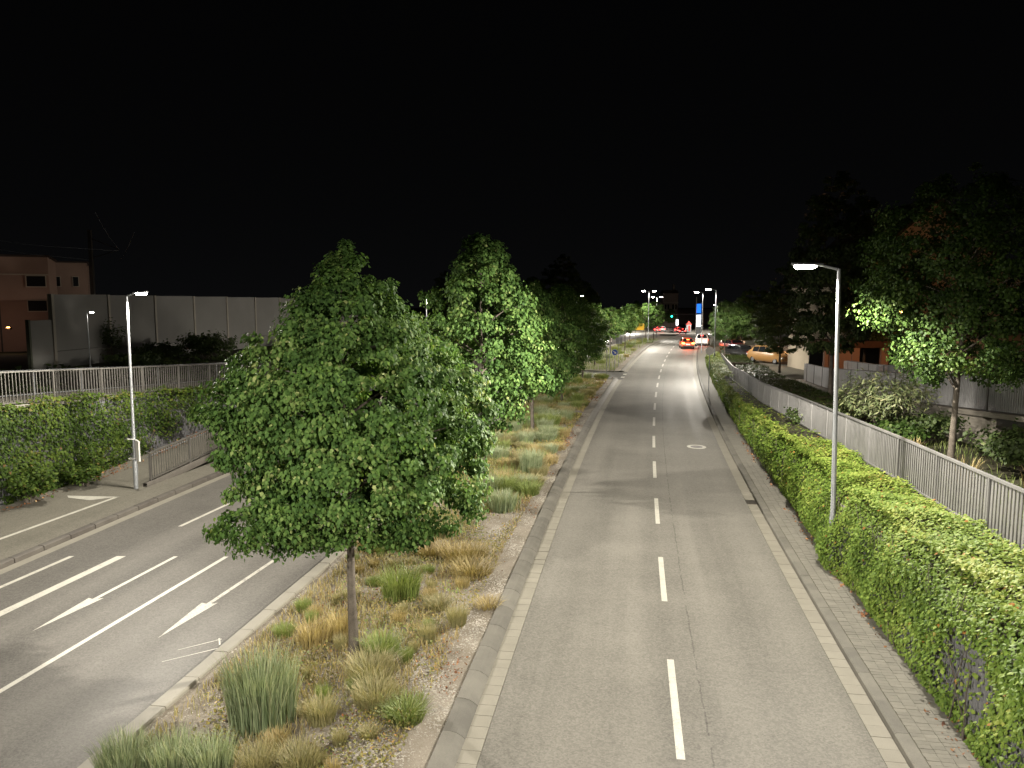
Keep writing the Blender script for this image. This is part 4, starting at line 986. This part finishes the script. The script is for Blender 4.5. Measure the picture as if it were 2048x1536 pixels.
# ---------------------------------------------------------------- signs, signal, far things
def disc_sign(name, label, loc, h, r, face_mat, back=False, facing=0.0, arrow=False, cat='road sign'):
    root = thing(name, label, cat, loc, world=False); root.rotation_euler = (0, 0, -facing)
    MB().tube([(0, .04, -.1), (0, .04, h + r * .8)], .03, 10).build('post', 'galvanised', root, True)
    MB().disc((0, 0, h), (0, 1, 0), r, .02, 28).build('sign_plate', face_mat, root)
    if arrow:
        MB().add([(r * 1.0 * math.cos(a) * q, -.013, h + r * math.sin(a) * q) for q in (1.0, .9) for a in np.linspace(0, 2 * math.pi, 28, endpoint=False)], [(k, (k + 1) % 28, 28 + (k + 1) % 28, 28 + k) for k in range(28)]).build('rim', 'white_plastic', root)
        d = Vector((1, 0, -.85)).normalized(); n_ = Vector((-d.z, 0, d.x)); c = Vector((0, -.0145, h))
        pl_ = [c - d * r * .6 - n_ * r * .12, c + d * r * .15 - n_ * r * .12, c + d * r * .02 - n_ * r * .42, c + d * r * .66, c + d * r * .02 + n_ * r * .42, c + d * r * .15 + n_ * r * .12, c - d * r * .6 + n_ * r * .12]
        MB().add(pl_, [tuple(range(7))]).build('arrow', 'white_plastic', root)
    else:
        MB().box((0, .02, h), (.05, .03, r * 1.7)).build('bracket', 'dark_steel', root)
    return root
disc_sign('keep_right_sign', 'round blue sign with white arrow pointing down right on the median', (9.62, 71.84, .05), 1.75, .30, 'blue_sheet', arrow=True, facing=HD(70))
disc_sign('round_sign', 'grey back of a round sign by the far end of the creeper', (14.36, 55.78, .1), 2.95, .30, 'white_plastic', facing=HD(55))
for lab, x, y, h in (('left of two thin white posts at the median opening', 8.05, 65.15, 2.75), ('right of two thin white posts at the median opening', 9.27, 72.83, 3.2)):
    o = MB().tube([(0, 0, -.1), (0, 0, h)], .03, 8).build('thin_post', 'galvanised', None, True, loc=(x, y, .05)); tag(o, lab, 'post')
sb = thing('square_sign', 'grey back of a square sign behind the blue arrow sign', 'road sign', (10.56, 75.98, .05), world=False)
MB().tube([(0, 0, -.1), (0, 0, 3.0)], .03, 8).build('post', 'galvanised', sb, True); MB().box((0, .05, 2.6), (.62, .02, .62)).build('sign_plate', 'grey_sheet', sb)
yb = thing('yellow_board', 'yellow direction board among the far median trees', 'road sign', (18.5, 112.3, .05), world=False)
MB().box((0, 0, 2.6), (1.5, .05, .95)).build('sign_plate', 'yellow_sheet', yb)
for x_ in (-.5, .5): MB().tube([(x_, .06, 0), (x_, .06, 3.0)], .035, 8).build('post', 'galvanised', yb, True)
yb.rotation_euler = (0, 0, -HD(110))
ts = thing('traffic_signal', 'traffic signal with green light on a mast arm over the junction', 'traffic light', (45.3, 190, -2.1), world=False)
MB().tube([(0, 0, 0), (0, 0, 4.3), (-.25, 0, 4.75), (-.8, 0, 4.9), (-6.0, 0, 4.9)], [.10, .085, .08, .07, .05], 10).build('mast', 'galvanised', ts, True)
def signal_head(root, c, lit):
    h_ = MB().box((c[0], c[1], c[2]), (.36, .22, 1.0)).build('signal_head', 'black_plastic', root)
    for k, mt in enumerate(('red_sheet', 'yellow_sheet', 'signal_green')):
        MB().disc((c[0], c[1] - .13, c[2] + .32 - .32 * k), (0, 1, 0), .125 if k < 2 else .16, .04, 16).build('signal_lens', mt, h_)
signal_head(ts, (-6.0, 0, 4.7), 2); signal_head(ts, (-.0, -.2, 2.6), 2)
py = thing('pylon_sign', 'tall lit pylon sign, blue above white, right of the junction', 'sign', (41.1, 170, -1.6), world=False)
MB().box((0, 0, 3.4), (.95, .3, 2.6)).build('white_panel', 'sign_white_lit', py); MB().box((0, 0, 6.1), (.95, .3, 2.0)).build('blue_panel', 'sign_blue_lit', py)
MB().box((-.56, 0, 4.3), (.12, .34, 8.6)).build('frame', 'white_plastic', py); MB().box((.52, 0, 3.7), (.06, .34, 7.4)).build('frame', 'grey_sheet', py)
MB().box((0, 0, 1.0), (.9, .28, 2.0)).build('base', 'grey_sheet', py)
ab = thing('lit_sign', 'small white lit sign standing beyond the junction', 'sign', (48.4, 226, -2.95), world=False)
MB().box((0, 0, 2.6), (.7, .2, 1.7)).build('panel', 'sign_white_lit', ab); MB().tube([(0, 0, 0), (0, 0, 1.75)], .06, 8).build('post', 'galvanised', ab)
kk = thing('kiosk', 'red and white kiosk right of the small lit sign', 'kiosk', (50.6, 221, -2.9), world=False); kk.scale = (.62, .62, .8)
MB().box((0, 0, 1.3), (2.2, 1.6, 2.6)).build('wall', 'grey_sheet', kk); MB().prism([(-1.4, 2.62), (1.4, 2.62), (0, 3.9)], -1.0, 1.0, 'y').build('roof', 'red_sheet', kk); MB().box((.2, -.82, 1.3), (.8, .06, 2.0)).build('door', 'red_sheet', kk)
tb = thing('town_house', 'dim pinkish town house with tall windows behind the junction', 'building', (54.9, 268, -3.5), world=False); tb.scale = (.78, .78, .8)
MB().box((0, 3, 7.4), (6.8, 6, 14.8)).build('wall', 'tower_render', tb)
MB().box((-5.6, 5, 5.5), (4.6, 5, 11)).build('side_wall', 'tower_render', tb)
MB().prism([(-3.7, 14.8), (3.7, 14.8), (2.6, 16.2), (-2.6, 16.2)], -.3, 6.3, 'y').build('roof', 'roof_tile', tb)
MB().box((1.9, 3, 17.2), (1.0, 1.0, 3.0)).build('chimney', 'tower_render', tb)
MB().box((0, -.06, 10.9), (7.0, .16, .3)).build('cornice', 'cream_render', tb)
for x_ in (-2.1, -.9, 1.2, 2.5):
    for z_ in (9.0, 5.2):
        w_ = MB().box((x_, -.03, z_), (1.0, .12, 2.3)).build('window', 'cream_render', tb); MB().box((x_, -.08, z_), (.8, .08, 2.1)).build('pane', 'window_glass', w_)
fb = thing('far_building', 'long low dark building closing the view beyond the junction', 'building', (70, 300, -3.6), world=False)
MB().box((-10, 10, 3), (110, 12, 6)).build('wall', 'tower_render', fb); MB().box((-10, 10, 6.1), (111, 12.6, .3)).build('roof', 'roof_tile', fb)
# railings at the junction
for i, (s, t) in enumerate(((218, -7.5), (218, 11.0))):
    b = MB(); c = P(s, t, float(zr(s)))
    for k in range(-4, 5): b.box((c.x + k * .55, c.y + k * .1, c.z + .55), (.05, .05, 1.1))
    b.box((c.x, c.y, c.z + 1.08), (4.6, .06, .06), .18); b.box((c.x, c.y, c.z + .6), (4.6, .05, .05), .18)
    o = b.build('barrier_rail', 'galvanised'); tag(o, ('pale pedestrian barrier behind the crossing cars', 'pale pedestrian barrier right of the kiosk')[i], 'barrier')
mark('lit_road_band', road_r, -3.0, 3.0, 183, 188.5, 'road_paint', .008)  # solid white band painted in place of a headlight-lit patch of road
for k in range(4): mark('lane_dash', road_r, -1.6, -1.5, 120 + k * 9, 124 + k * 9)

# ---------------------------------------------------------------- hedges, shrubs, undergrowth
def hedge_box(name, label, pts, h, wd, n, mat, lsize, seed, cat='hedge', group=None):
    """clipped hedge along pts [(x,y,z)], leaves on top and sides over a dark core"""
    g = np.random.default_rng(seed); root = thing(name, label, cat, pts[0], group)
    pts = np.array(pts, float); d = np.linalg.norm(np.diff(pts[:, :2], axis=0), axis=1); L_ = np.concatenate([[0], np.cumsum(d)])
    u = g.uniform(0, L_[-1], n); k = np.clip(np.searchsorted(L_, u) - 1, 0, len(d) - 1); f = ((u - L_[k]) / d[k])[:, None]
    c = pts[k] * (1 - f) + pts[k + 1] * f; dr = nrmz(np.diff(pts, axis=0))[k]; sd = np.stack([dr[:, 1], -dr[:, 0], 0 * u], 1)
    v = g.uniform(-wd / 2 - h, wd / 2 + h, n); top = np.abs(v) < wd / 2
    off = np.where(top, v, np.sign(v) * wd / 2); zz = np.where(top, h, h - (np.abs(v) - wd / 2))
    pos = c + sd * off[:, None]; pos[:, 2] += zz + g.normal(0, .04, n) + .05 * np.sin(u * 3)
    pos[:, :2] += g.normal(0, .04, (n, 2))
    nor = np.where(top[:, None], np.array([0, 0, 1.0]), sd * np.sign(v)[:, None] + np.array([0, 0, .3])) + rnd_dirs(n, g) * .5
    tip = rnd_dirs(n, g) + sd * np.sign(v)[:, None] * .3
    V, Fq, rv = leaves(pos, nor, tip, lsize * g.uniform(.7, 1.3, n), np.clip(.45 + .2 * g.normal(size=n), 0, 1))
    obj('foliage', np_mesh('foliage', V, Fq, mat, rnd=rv), root)
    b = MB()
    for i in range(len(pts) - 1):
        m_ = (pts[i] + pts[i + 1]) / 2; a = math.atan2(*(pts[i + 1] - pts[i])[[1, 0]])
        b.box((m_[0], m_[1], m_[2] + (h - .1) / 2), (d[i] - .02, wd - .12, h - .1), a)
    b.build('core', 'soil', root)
    return root
hp = lambda s, t: (float(F(s, t)[0]), float(F(s, t)[1]), float(zT(s)) - .05)
GH = 'clipped hedge blocks between the right fence and the yard'
hedge_box('clipped_hedge', 'long clipped hedge just behind the right fence', [hp(s, 8.0) for s in np.arange(33, 56.1, 4.6)], .55, 2.6, 9500, 'hedge_leaf', .11, 61, group=GH)
hedge_box('clipped_hedge', 'middle clipped hedge block below the gold car', [hp(s, 7.9) for s in (57.5, 62, 67, 72)], .6, 2.4, 4500, 'hedge_leaf', .13, 62, group=GH)
hedge_box('clipped_hedge', 'far clipped hedge block near the second lamp', [hp(s, 7.4) for s in (75, 80, 86)], .6, 2.0, 2600, 'hedge_leaf', .14, 63, group=GH)
hedge_box('clipped_hedge', 'last clipped hedge block beside the far trees', [hp(s, 7.2) for s in (89, 96, 104)], .6, 2.0, 2200, 'hedge_leaf', .15, 64, group=GH)
def shrub(name, label, loc, h, r, nst, nl, lsize, mat, seed, shape=LANCE, group=None, cat='shrub', spread=.8):
    g = np.random.default_rng(seed); root = thing(name, label, cat, loc, group, world=False); b = MB(); PP, NN, TT = [], [], []
    for k in range(nst):
        a = g.uniform(0, 6.28); rr = r * math.sqrt(g.uniform(.05, 1)); hh = h * g.uniform(.6, 1.0) * (1 - .25 * (rr / r))
        p = [np.array([.12 * math.cos(a), .12 * math.sin(a), 0]), np.array([rr * .35 * math.cos(a), rr * .35 * math.sin(a), hh * .5]), np.array([rr * spread * math.cos(a), rr * spread * math.sin(a), hh * .85]), np.array([rr * 1.08 * math.cos(a), rr * 1.08 * math.sin(a), hh])]
        b.tube(p, [.016, .012, .008, .004], 5, False)
        m = nl // nst; u = g.uniform(.25, 1, m) ** .7 * 3; i = np.minimum(u.astype(int), 2); f = (u - i)[:, None]; pa = np.array(p)
        q = pa[i] * (1 - f) + pa[i + 1] * f + g.normal(0, .07 + .03 * h, (m, 3))
        PP.append(q); o = nrmz(q * np.array([1, 1, .3])); NN.append(o * .5 + np.array([0, 0, .6]) + rnd_dirs(m, g) * .6); TT.append(o * .6 + np.array([0, 0, -.3]) + rnd_dirs(m, g) * .7)
    stuff(b.build('stem', 'bark', root, True))
    q = np.concatenate(PP); n = len(q)
    V, Fq, rv = leaves(q, np.concatenate(NN), np.concatenate(TT), lsize * g.uniform(.7, 1.3, n), np.clip(.45 + .22 * g.normal(size=n), 0, 1), shape)
    obj('foliage', np_mesh('foliage', V, Fq, mat, rnd=rv), root); return root
shrub('willow_shrub', 'tall pale-leaved shrub between the near fence and the ramp', (13.9, 28.3, 1.75), 2.75, 1.65, 60, 3000, .21, 'willow_leaf', 71)
zt_ = lambda x, y: float(zT(S_of_y(y))) - .3
GU = 'dark undergrowth shrubs under the footbridge ramp'
shrub('undergrowth_shrub', 'dark shrub under the ramp right of the big tree trunk', (14.6, 21.5, 2.0), 1.25, 1.5, 40, 3200, .12, 'dark_leaf', 72, LEAF, GU)
shrub('undergrowth_shrub', 'dark shrub at the right edge below the ramp beam', (14.3, 18.2, 2.1), 1.1, 1.4, 40, 3000, .12, 'dark_leaf', 73, LEAF, GU)
shrub('undergrowth_shrub', 'low green shrub at the foot of the big right tree', (12.9, 25.6, 1.9), .9, .9, 30, 1500, .12, 'maple_leaf', 74, LEAF, GU)
shrub('undergrowth_shrub', 'dark shrub before the ramp abutment wall', (14.9, 27.4, 1.7), 1.2, 1.2, 30, 2000, .13, 'dark_leaf', 75, LEAF, GU)
shrub('undergrowth_shrub', 'leafy shrub behind the fence below the pale shrub', (12.6, 31, 1.6), .9, 1.3, 30, 2200, .12, 'hedge_leaf', 79, LEAF, GU)
GB = 'dark bushes before the noise barrier'
shrub('dark_bush', 'large dark bush before the right part of the noise barrier', (-23.0, 58, 2.0), 2.6, 2.2, 46, 3600, .17, 'dark_leaf', 76, LEAF, GB)
shrub('dark_bush', 'dark bush left of the largest one before the noise barrier', (-25.6, 56, 2.1), 1.7, 1.8, 40, 2600, .17, 'dark_leaf', 77, LEAF, GB)
shrub('dark_bush', 'low dark bush right of the short path lamp', (-25.2, 51.5, 2.2), 1.1, 2.0, 40, 2400, .17, 'dark_leaf', 78, LEAF, GB)
shrub('dark_bush', 'thin climbing bush on a post of the noise barrier', (-28.0, 53.6, 2.3), 3.4, .8, 24, 900, .15, 'dark_leaf', 80, LEAF, GB)
for i, (x, y, lab) in enumerate(((-16.0, 24.9, 'arching twiggy bush at the foot of the left wall'), (-15.4, 27.2, 'leafy bush at the foot of the left wall near the lamp'))):
    shrub('wall_bush', lab, (x, y, .14), 1.3 - .3 * i, .8, 30, 1400, .11, 'creeper_leaf_dark', 82 + i, LEAF, 'bushes at the foot of the left wall')

# ---------------------------------------------------------------- grasses on the median
def blades(n, r, h, wdt, bend, g, base=(0, 0, 0), up=.0):
    a = g.uniform(0, 6.28, n); rr = r * np.sqrt(g.random(n)); bx = np.stack([rr * np.cos(a), rr * np.sin(a), 0 * a], 1) * .62
    dirn = np.stack([np.cos(a), np.sin(a), 0 * a], 1) + g.normal(0, .5, (n, 3)) * np.array([1, 1, 0]); dirn = nrmz(dirn)
    hh = h * g.uniform(.55, 1.08, n)[:, None]; bd = (bend * g.uniform(.3, 1.3, n))[:, None] * hh
    side = np.stack([-dirn[:, 1], dirn[:, 0], 0 * a], 1); tw = g.uniform(-1, 1, n)[:, None]; side = nrmz(side + dirn * tw) * wdt
    P0 = bx; P1 = bx + dirn * bd * .22 + np.array([0, 0, .5]) * hh; P2 = bx + dirn * bd * .6 + np.array([0, 0, .84]) * hh; P3 = bx + dirn * bd + np.array([0, 0, 1.0]) * hh
    V = np.stack([P0 - side, P0 + side, P1 - side * .9, P1 + side * .9, P2 - side * .6, P2 + side * .6, P3], 1) + np.array(base)
    k = (np.arange(n) * 7)[:, None]
    q = np.concatenate([k + np.array([[0, 1, 3, 2]]), k + np.array([[2, 3, 5, 4]])]); t = k + np.array([[4, 5, 6]])
    rn = np.repeat(np.clip(.4 + .22 * g.normal(size=n), 0, 1), 7)
    rn = np.clip(rn + np.tile(np.array([-.12, -.12, 0, 0, .1, .1, .2]), n), 0, 1)
    return V.reshape(-1, 3), q, t, rn
def tuft_mesh(name, n, r, h, wdt, bend, mat, seed):
    g = np.random.default_rng(seed); V, q, t, rn = blades(n, r, h, wdt, bend, g)
    return np_mesh(name, V, [q, t], mat, rnd=rn)
TM = {'blue': tuft_mesh('blades', 1250, .64, .98, .0048, .24, 'blue_grass', 1), 'blue2': tuft_mesh('blades', 760, .54, .62, .0052, .36, 'blue_grass', 2),
      'green': tuft_mesh('blades', 760, .52, .62, .0052, .42, 'green_grass', 3), 'pale': tuft_mesh('blades', 520, .38, .42, .0052, .6, 'pale_grass', 4),
      'dry': tuft_mesh('blades', 380, .48, .5, .005, .45, 'dry_grass', 5), 'mix': tuft_mesh('blades', 640, .5, .46, .0055, .65, 'green_grass', 6), 'pale2': tuft_mesh('blades', 760, .54, .5, .0052, .58, 'pale_grass', 8)}
def tuft(label, kind, x, y, k=1.0, kz=None, group='grass tufts on the near median', name='grass_tuft'):
    o = obj(name, TM[kind], None, (x, y, .05), (0, 0, random.uniform(0, 6.28))); o.scale = (k, k, kz or k)
    return tag(o, label, 'grass tuft', group)
tuft('biggest upright blue-green grass tuft left of the near tree trunk', 'blue', -4.05, 11.8, 1.3, 1.12)
tuft('dark green grass tuft against the kerb at the bottom edge', 'blue', -5.55, 10.35, .85, .62)
tuft('grey-green grass tuft at the bottom edge right of the dark one', 'blue2', -4.85, 10.35, .9, 1.0)
tuft('sparse pale upright grass tuft at the bottom edge', 'blue2', -4.3, 10.3, .85, 1.0)
tuft('thin straw grass tuft below the big blue-green tuft', 'pale2', -3.65, 10.35, .7, .95)
tuft('thin brown grass tuft farthest right along the bottom edge', 'pale2', -3.1, 10.5, .8, .8)
tuft('small yellow-green tuft between the big tuft and the trunk', 'pale', -3.1, 11.8, .9, .95)
tuft('bright green grass tuft right behind the near tree trunk', 'green', -2.55, 17.0, 1.25, 1.15)
tuft('tall yellow dry stalks left of the near tree trunk', 'dry', -3.95, 14.55, 1.0, 1.05)
tuft('yellow dry stalks just beside the near tree trunk', 'dry', -3.5, 14.9, .9, 1.1)
tuft('grey-green feathery tuft right at the trunk base', 'mix', -2.5, 14.1, 1.0, .95)
tuft('wide straw-green tuft in front of the near trunk', 'pale2', -2.55, 13.2, 1.15, .9)
tuft('straw tuft nearer the camera than the trunk', 'pale2', -2.3, 12.3, 1.0, .9)
tuft('grey-green low tuft near the right gravel edge', 'mix', -1.75, 11.9, 1.0, .7)
tuft('short pale tuft alone on the gravel by the kerb', 'pale', -1.15, 15.5, .75, 1.0)
tuft('tiny pale tuft left of the lone gravel tuft', 'pale', -1.7, 14.8, .6, .8)
tuft('yellowish mounded tuft behind the lone gravel tuft', 'pale', -1.65, 16.4, 1.1, .6)
tuft('low orange dry tuft by the gravel edge', 'dry', -.55, 16.5, 1.0, .35)
tuft('broad dry straw tuft on the median behind the crown', 'dry', -1.0, 18.5, 1.7, .75)
tuft('tall silver-blue tuft beside the third median tree', 'blue', .75, 29.6, 1.0, .95)
tuft('pale blue tuft nearer than the silver-blue one', 'blue2', -.3, 24.3, 1.2, 1.0)
tuft('green tuft below the second median tree', 'blue2', -.75, 26.6, 1.1, .95)
tuft('dry orange tuft below the crown of the near tree', 'dry', -2.2, 20.0, 1.4, .6)
gs = np.random.default_rng(99)
KW = {'blue': 'tall blue-green', 'blue2': 'pale blue-green', 'green': 'bright green', 'pale': 'short straw', 'pale2': 'pale straw', 'dry': 'dry golden', 'mix': 'loose green'}
def zone(y, t):
    z = [(26.7, 'between the first two median trees'), (39, 'between the second and third median trees'), (50, 'between the third and fourth median trees'), (60, 'between the fourth and fifth median trees'), (70, 'at the median opening'), (92, 'just beyond the median opening'), (110, 'among the slim far median trees'), (999, 'at the far end of the median')]
    return next(n for lim, n in z if y < lim) + (', right kerb side' if t > -5.2 else (', middle' if t > -6.6 else ', left kerb side'))
kinds = ['blue2', 'blue2', 'green', 'pale2', 'dry', 'pale', 'mix']
for k in range(150):
    s = gs.uniform(19, 66) if k < 115 else gs.uniform(75, 135); t = gs.uniform(-7.9, -4.35)
    x, y = F(s, t); kd = kinds[int(gs.integers(0, 7))] if t < -5.0 else ['pale2', 'dry', 'pale', 'dry', 'mix', 'pale', 'blue2'][int(gs.integers(0, 7))]
    o = tuft(KW[kd] + ' tuft ' + zone(y, t), kd, float(x), float(y), gs.uniform(.8, 1.5), gs.uniform(.6, 1.1), 'mixed grass tufts along the median')
    o.location.z = .03 + float(zr(s))
# small tufts between the near ones
for k in range(44):
    s = gs.uniform(9.5, 19); t = gs.uniform(-8.0, -4.6); x, y = F(s, t)
    kd = ['pale', 'mix', 'pale', 'dry'][int(gs.integers(0, 4))]; tuft('small ' + KW[kd] + ' tuft ' + ('before' if y < 13.6 else 'level with' if y < 15 else 'behind') + ' the near trunk, ' + ('far left by the kerb' if t < -7.3 else 'left of it' if t < -6.2 else 'right of it' if t < -5.2 else 'on the right gravel'), kd, float(x), float(y), gs.uniform(.3, .6), gs.uniform(.3, .65), 'small sparse tufts on the near median')
# low ground cover, litter, gravel
def patch_noise(s, t, a, b_): return np.sin(s * a + 1.7 * np.sin(t * 1.1 + s * .37)) * np.sin(t * b_ + 1.3 * np.sin(s * .53)) 
def cover(name, n, s0, s1, t0, t1, mat, lsize, hmax, seed, thr, fa=1.15, fb=1.6, zfn=None, label=None, up=.9, edge=0.0):
    g = np.random.default_rng(seed); s = s0 + (s1 - s0) * g.random(n) ** 1.5; t = g.uniform(t0, t1, n); pn = patch_noise(s, t, fa, fb) + g.normal(0, .22, n) - edge * np.clip((t - (t1 - 1.0)), 0, 1)
    s, t, pn = s[pn > thr], t[pn > thr], pn[pn > thr]; n = len(s); x, y = F(s, t)
    z = (zfn(s, t) if zfn else .05 + zr(s)) + hmax * g.random(n) * np.clip((pn - thr) * 1.6, .1, 1)
    V, Fq, rv = leaves(np.stack([x, y, z], 1), np.array([0, 0, up]) + rnd_dirs(n, g) * .8, rnd_dirs(n, g), lsize * g.uniform(.6, 1.4, n) * (1 + np.clip((s - 20) / 30, 0, 1.2)), np.clip(.4 + .25 * g.normal(size=n), 0, 1))
    o = stuff(obj(name, np_mesh(name, V, Fq, mat, rnd=rv)));
    if label: o['label'] = label
    return o
cover('ground_cover', 60000, 8.5, 60, -8.1, -4.2, 'sedum_leaf', .045, .17, 301, -.2, label='low yellow-green and rusty ground cover on the median')
cover('ground_cover', 9000, 8.5, 30, -7.6, -4.6, 'green_grass', .055, .2, 302, .42, 1.9, 1.1, label='low green mounds of ground cover on the median')
cover('leaf_litter', 24000, 8.5, 66, -8.2, -3.8, 'litter_leaf', .045, .05, 303, .0, .8, 2.1, edge=.6, label='dry brown leaf litter on the median')
cover('leaf_litter', 1500, 8, 40, 4.02, 4.42, 'litter_leaf', .06, .04, 304, -.2, 1.3, 3.0, zfn=lambda s, t: .13 + zr(s), label='dead leaves along the foot of the creeper wall')
cover('leaf_litter', 1600, 16, 45, -21.1, -20.3, 'litter_leaf', .07, .05, 305, -.2, 1.3, 3.0, zfn=lambda s, t: zPath(s) + .01, label='dead leaves along the foot of the left wall')
cover('verge_plants', 9000, 14, 64, 6.1, 9.2, 'hedge_leaf', .10, .18, 306, .05, .9, 1.2, zfn=lambda s, t: zright(s, t) + .02, label='low green plants behind the right fence')
cover('verge_plants', 9000, 12, 75, -37.5, -25.2, 'dark_leaf', .16, .35, 307, .05, .5, .6, zfn=lambda s, t: zleft(s, t) + .02, label='dark weeds before the noise barrier')
def grassfield(name, n, s0, s1, t0, t1, mat, h, seed, thr, zfn, label):
    g = np.random.default_rng(seed); s = s0 + (s1 - s0) * g.random(n) ** 1.4; t = g.uniform(t0, t1, n); pn = patch_noise(s, t, .9, 1.4) + g.normal(0, .25, n)
    s, t = s[pn > thr], t[pn > thr]; x, y = F(s, t); n = len(s)
    V, q, tr_, rn = blades(n, .001, h, .007, .55, g); V = V.reshape(n, 7, 3) + np.stack([x, y, zfn(s, t)], 1)[:, None, :]
    o = stuff(obj(name, np_mesh(name, V.reshape(-1, 3), [q, tr_], mat, rnd=rn))); o['label'] = label; return o
grassfield('grass', 34000, 9, 66, -8.2, -4.2, 'dry_grass', .17, 401, -.3, lambda s, t: .05 + zr(s), 'thin dry grass stalks on the median')
grassfield('grass', 20000, 9, 66, -8.2, -4.6, 'pale_grass', .19, 402, -.4, lambda s, t: .05 + zr(s), 'thin pale grass on the median')
grassfield('grass', 7000, 22, 66, -8.2, -4.4, 'green_grass', .42, 403, .0, lambda s, t: .05 + zr(s), 'green grass on the farther median')
grassfield('grass', 6000, 72.0, 140, -8.2, -4.2, 'green_grass', .5, 404, -.4, lambda s, t: .05 + zr(s), 'green grass on the median beyond the opening')
grassfield('grass', 5000, 12, 60, 6.0, 11, 'green_grass', .35, 405, .0, lambda s, t: zright(s, t), 'grass behind the right fence')
tr_me = tuft_mesh('blades', 90, .5, 1.15, .011, .3, 'dry_grass', 9)
for i, (x, y, k, lab) in enumerate(((12.2, 17.4, 1.0, 'tall dry reeds at the right edge behind the fence'), (11.3, 18.9, .8, 'tall dry reeds left of the edge reeds behind the fence'), (11.9, 22.6, .75, 'dry reeds below the big right tree'))):
    o = obj('reed_clump', tr_me, None, (x, y, zt_(x, y)), (0, 0, i)); o.scale = (k, k, k); tag(o, lab, 'reeds', 'dry reeds behind the near right fence')
def stones(n, s0, s1, t0, t1, size, seed, zf, dens=None):
    g = np.random.default_rng(seed); s = s0 + (s1 - s0) * g.random(n) ** 1.5; t = g.uniform(t0, t1, n)
    x, y = F(s, t); r = size * g.uniform(.4, 1.3, n); base = np.array([(1, 0, 0), (0, 1, 0), (-1, 0, 0), (0, -1, 0), (0, 0, .7)], np.float32)
    a = g.uniform(0, 6.28, n); ca, sa = np.cos(a)[:, None], np.sin(a)[:, None]; sc3 = g.uniform(.6, 1.3, (n, 5))
    bx = base[None, :, 0] * sc3; by = base[None, :, 1] * sc3
    V = np.stack([x[:, None] + r[:, None] * (bx * ca - by * sa), y[:, None] + r[:, None] * (bx * sa + by * ca), zf(s, t)[:, None] + r[:, None] * base[None, :, 2] * sc3], 2)
    k = (np.arange(n) * 5)[:, None, None]; f = np.array([(0, 1, 4), (1, 2, 4), (2, 3, 4), (3, 0, 4)])[None] + k
    o = stuff(obj('gravel', np_mesh('gravel', V.reshape(-1, 3), f.reshape(-1, 3), 'stone_bits'))); o['label'] = 'loose pale gravel on the median'
zmed = lambda s, t: .045 + zr(s) + .03 * np.sin(s * 1.7 + t * 2.1) * np.cos(t * 1.3 + s * .6)
stones(26000, 8, 45, -4.9, -3.69, .022, 501, zmed); stones(30000, 8, 34, -8.42, -4.5, .022, 502, zmed)
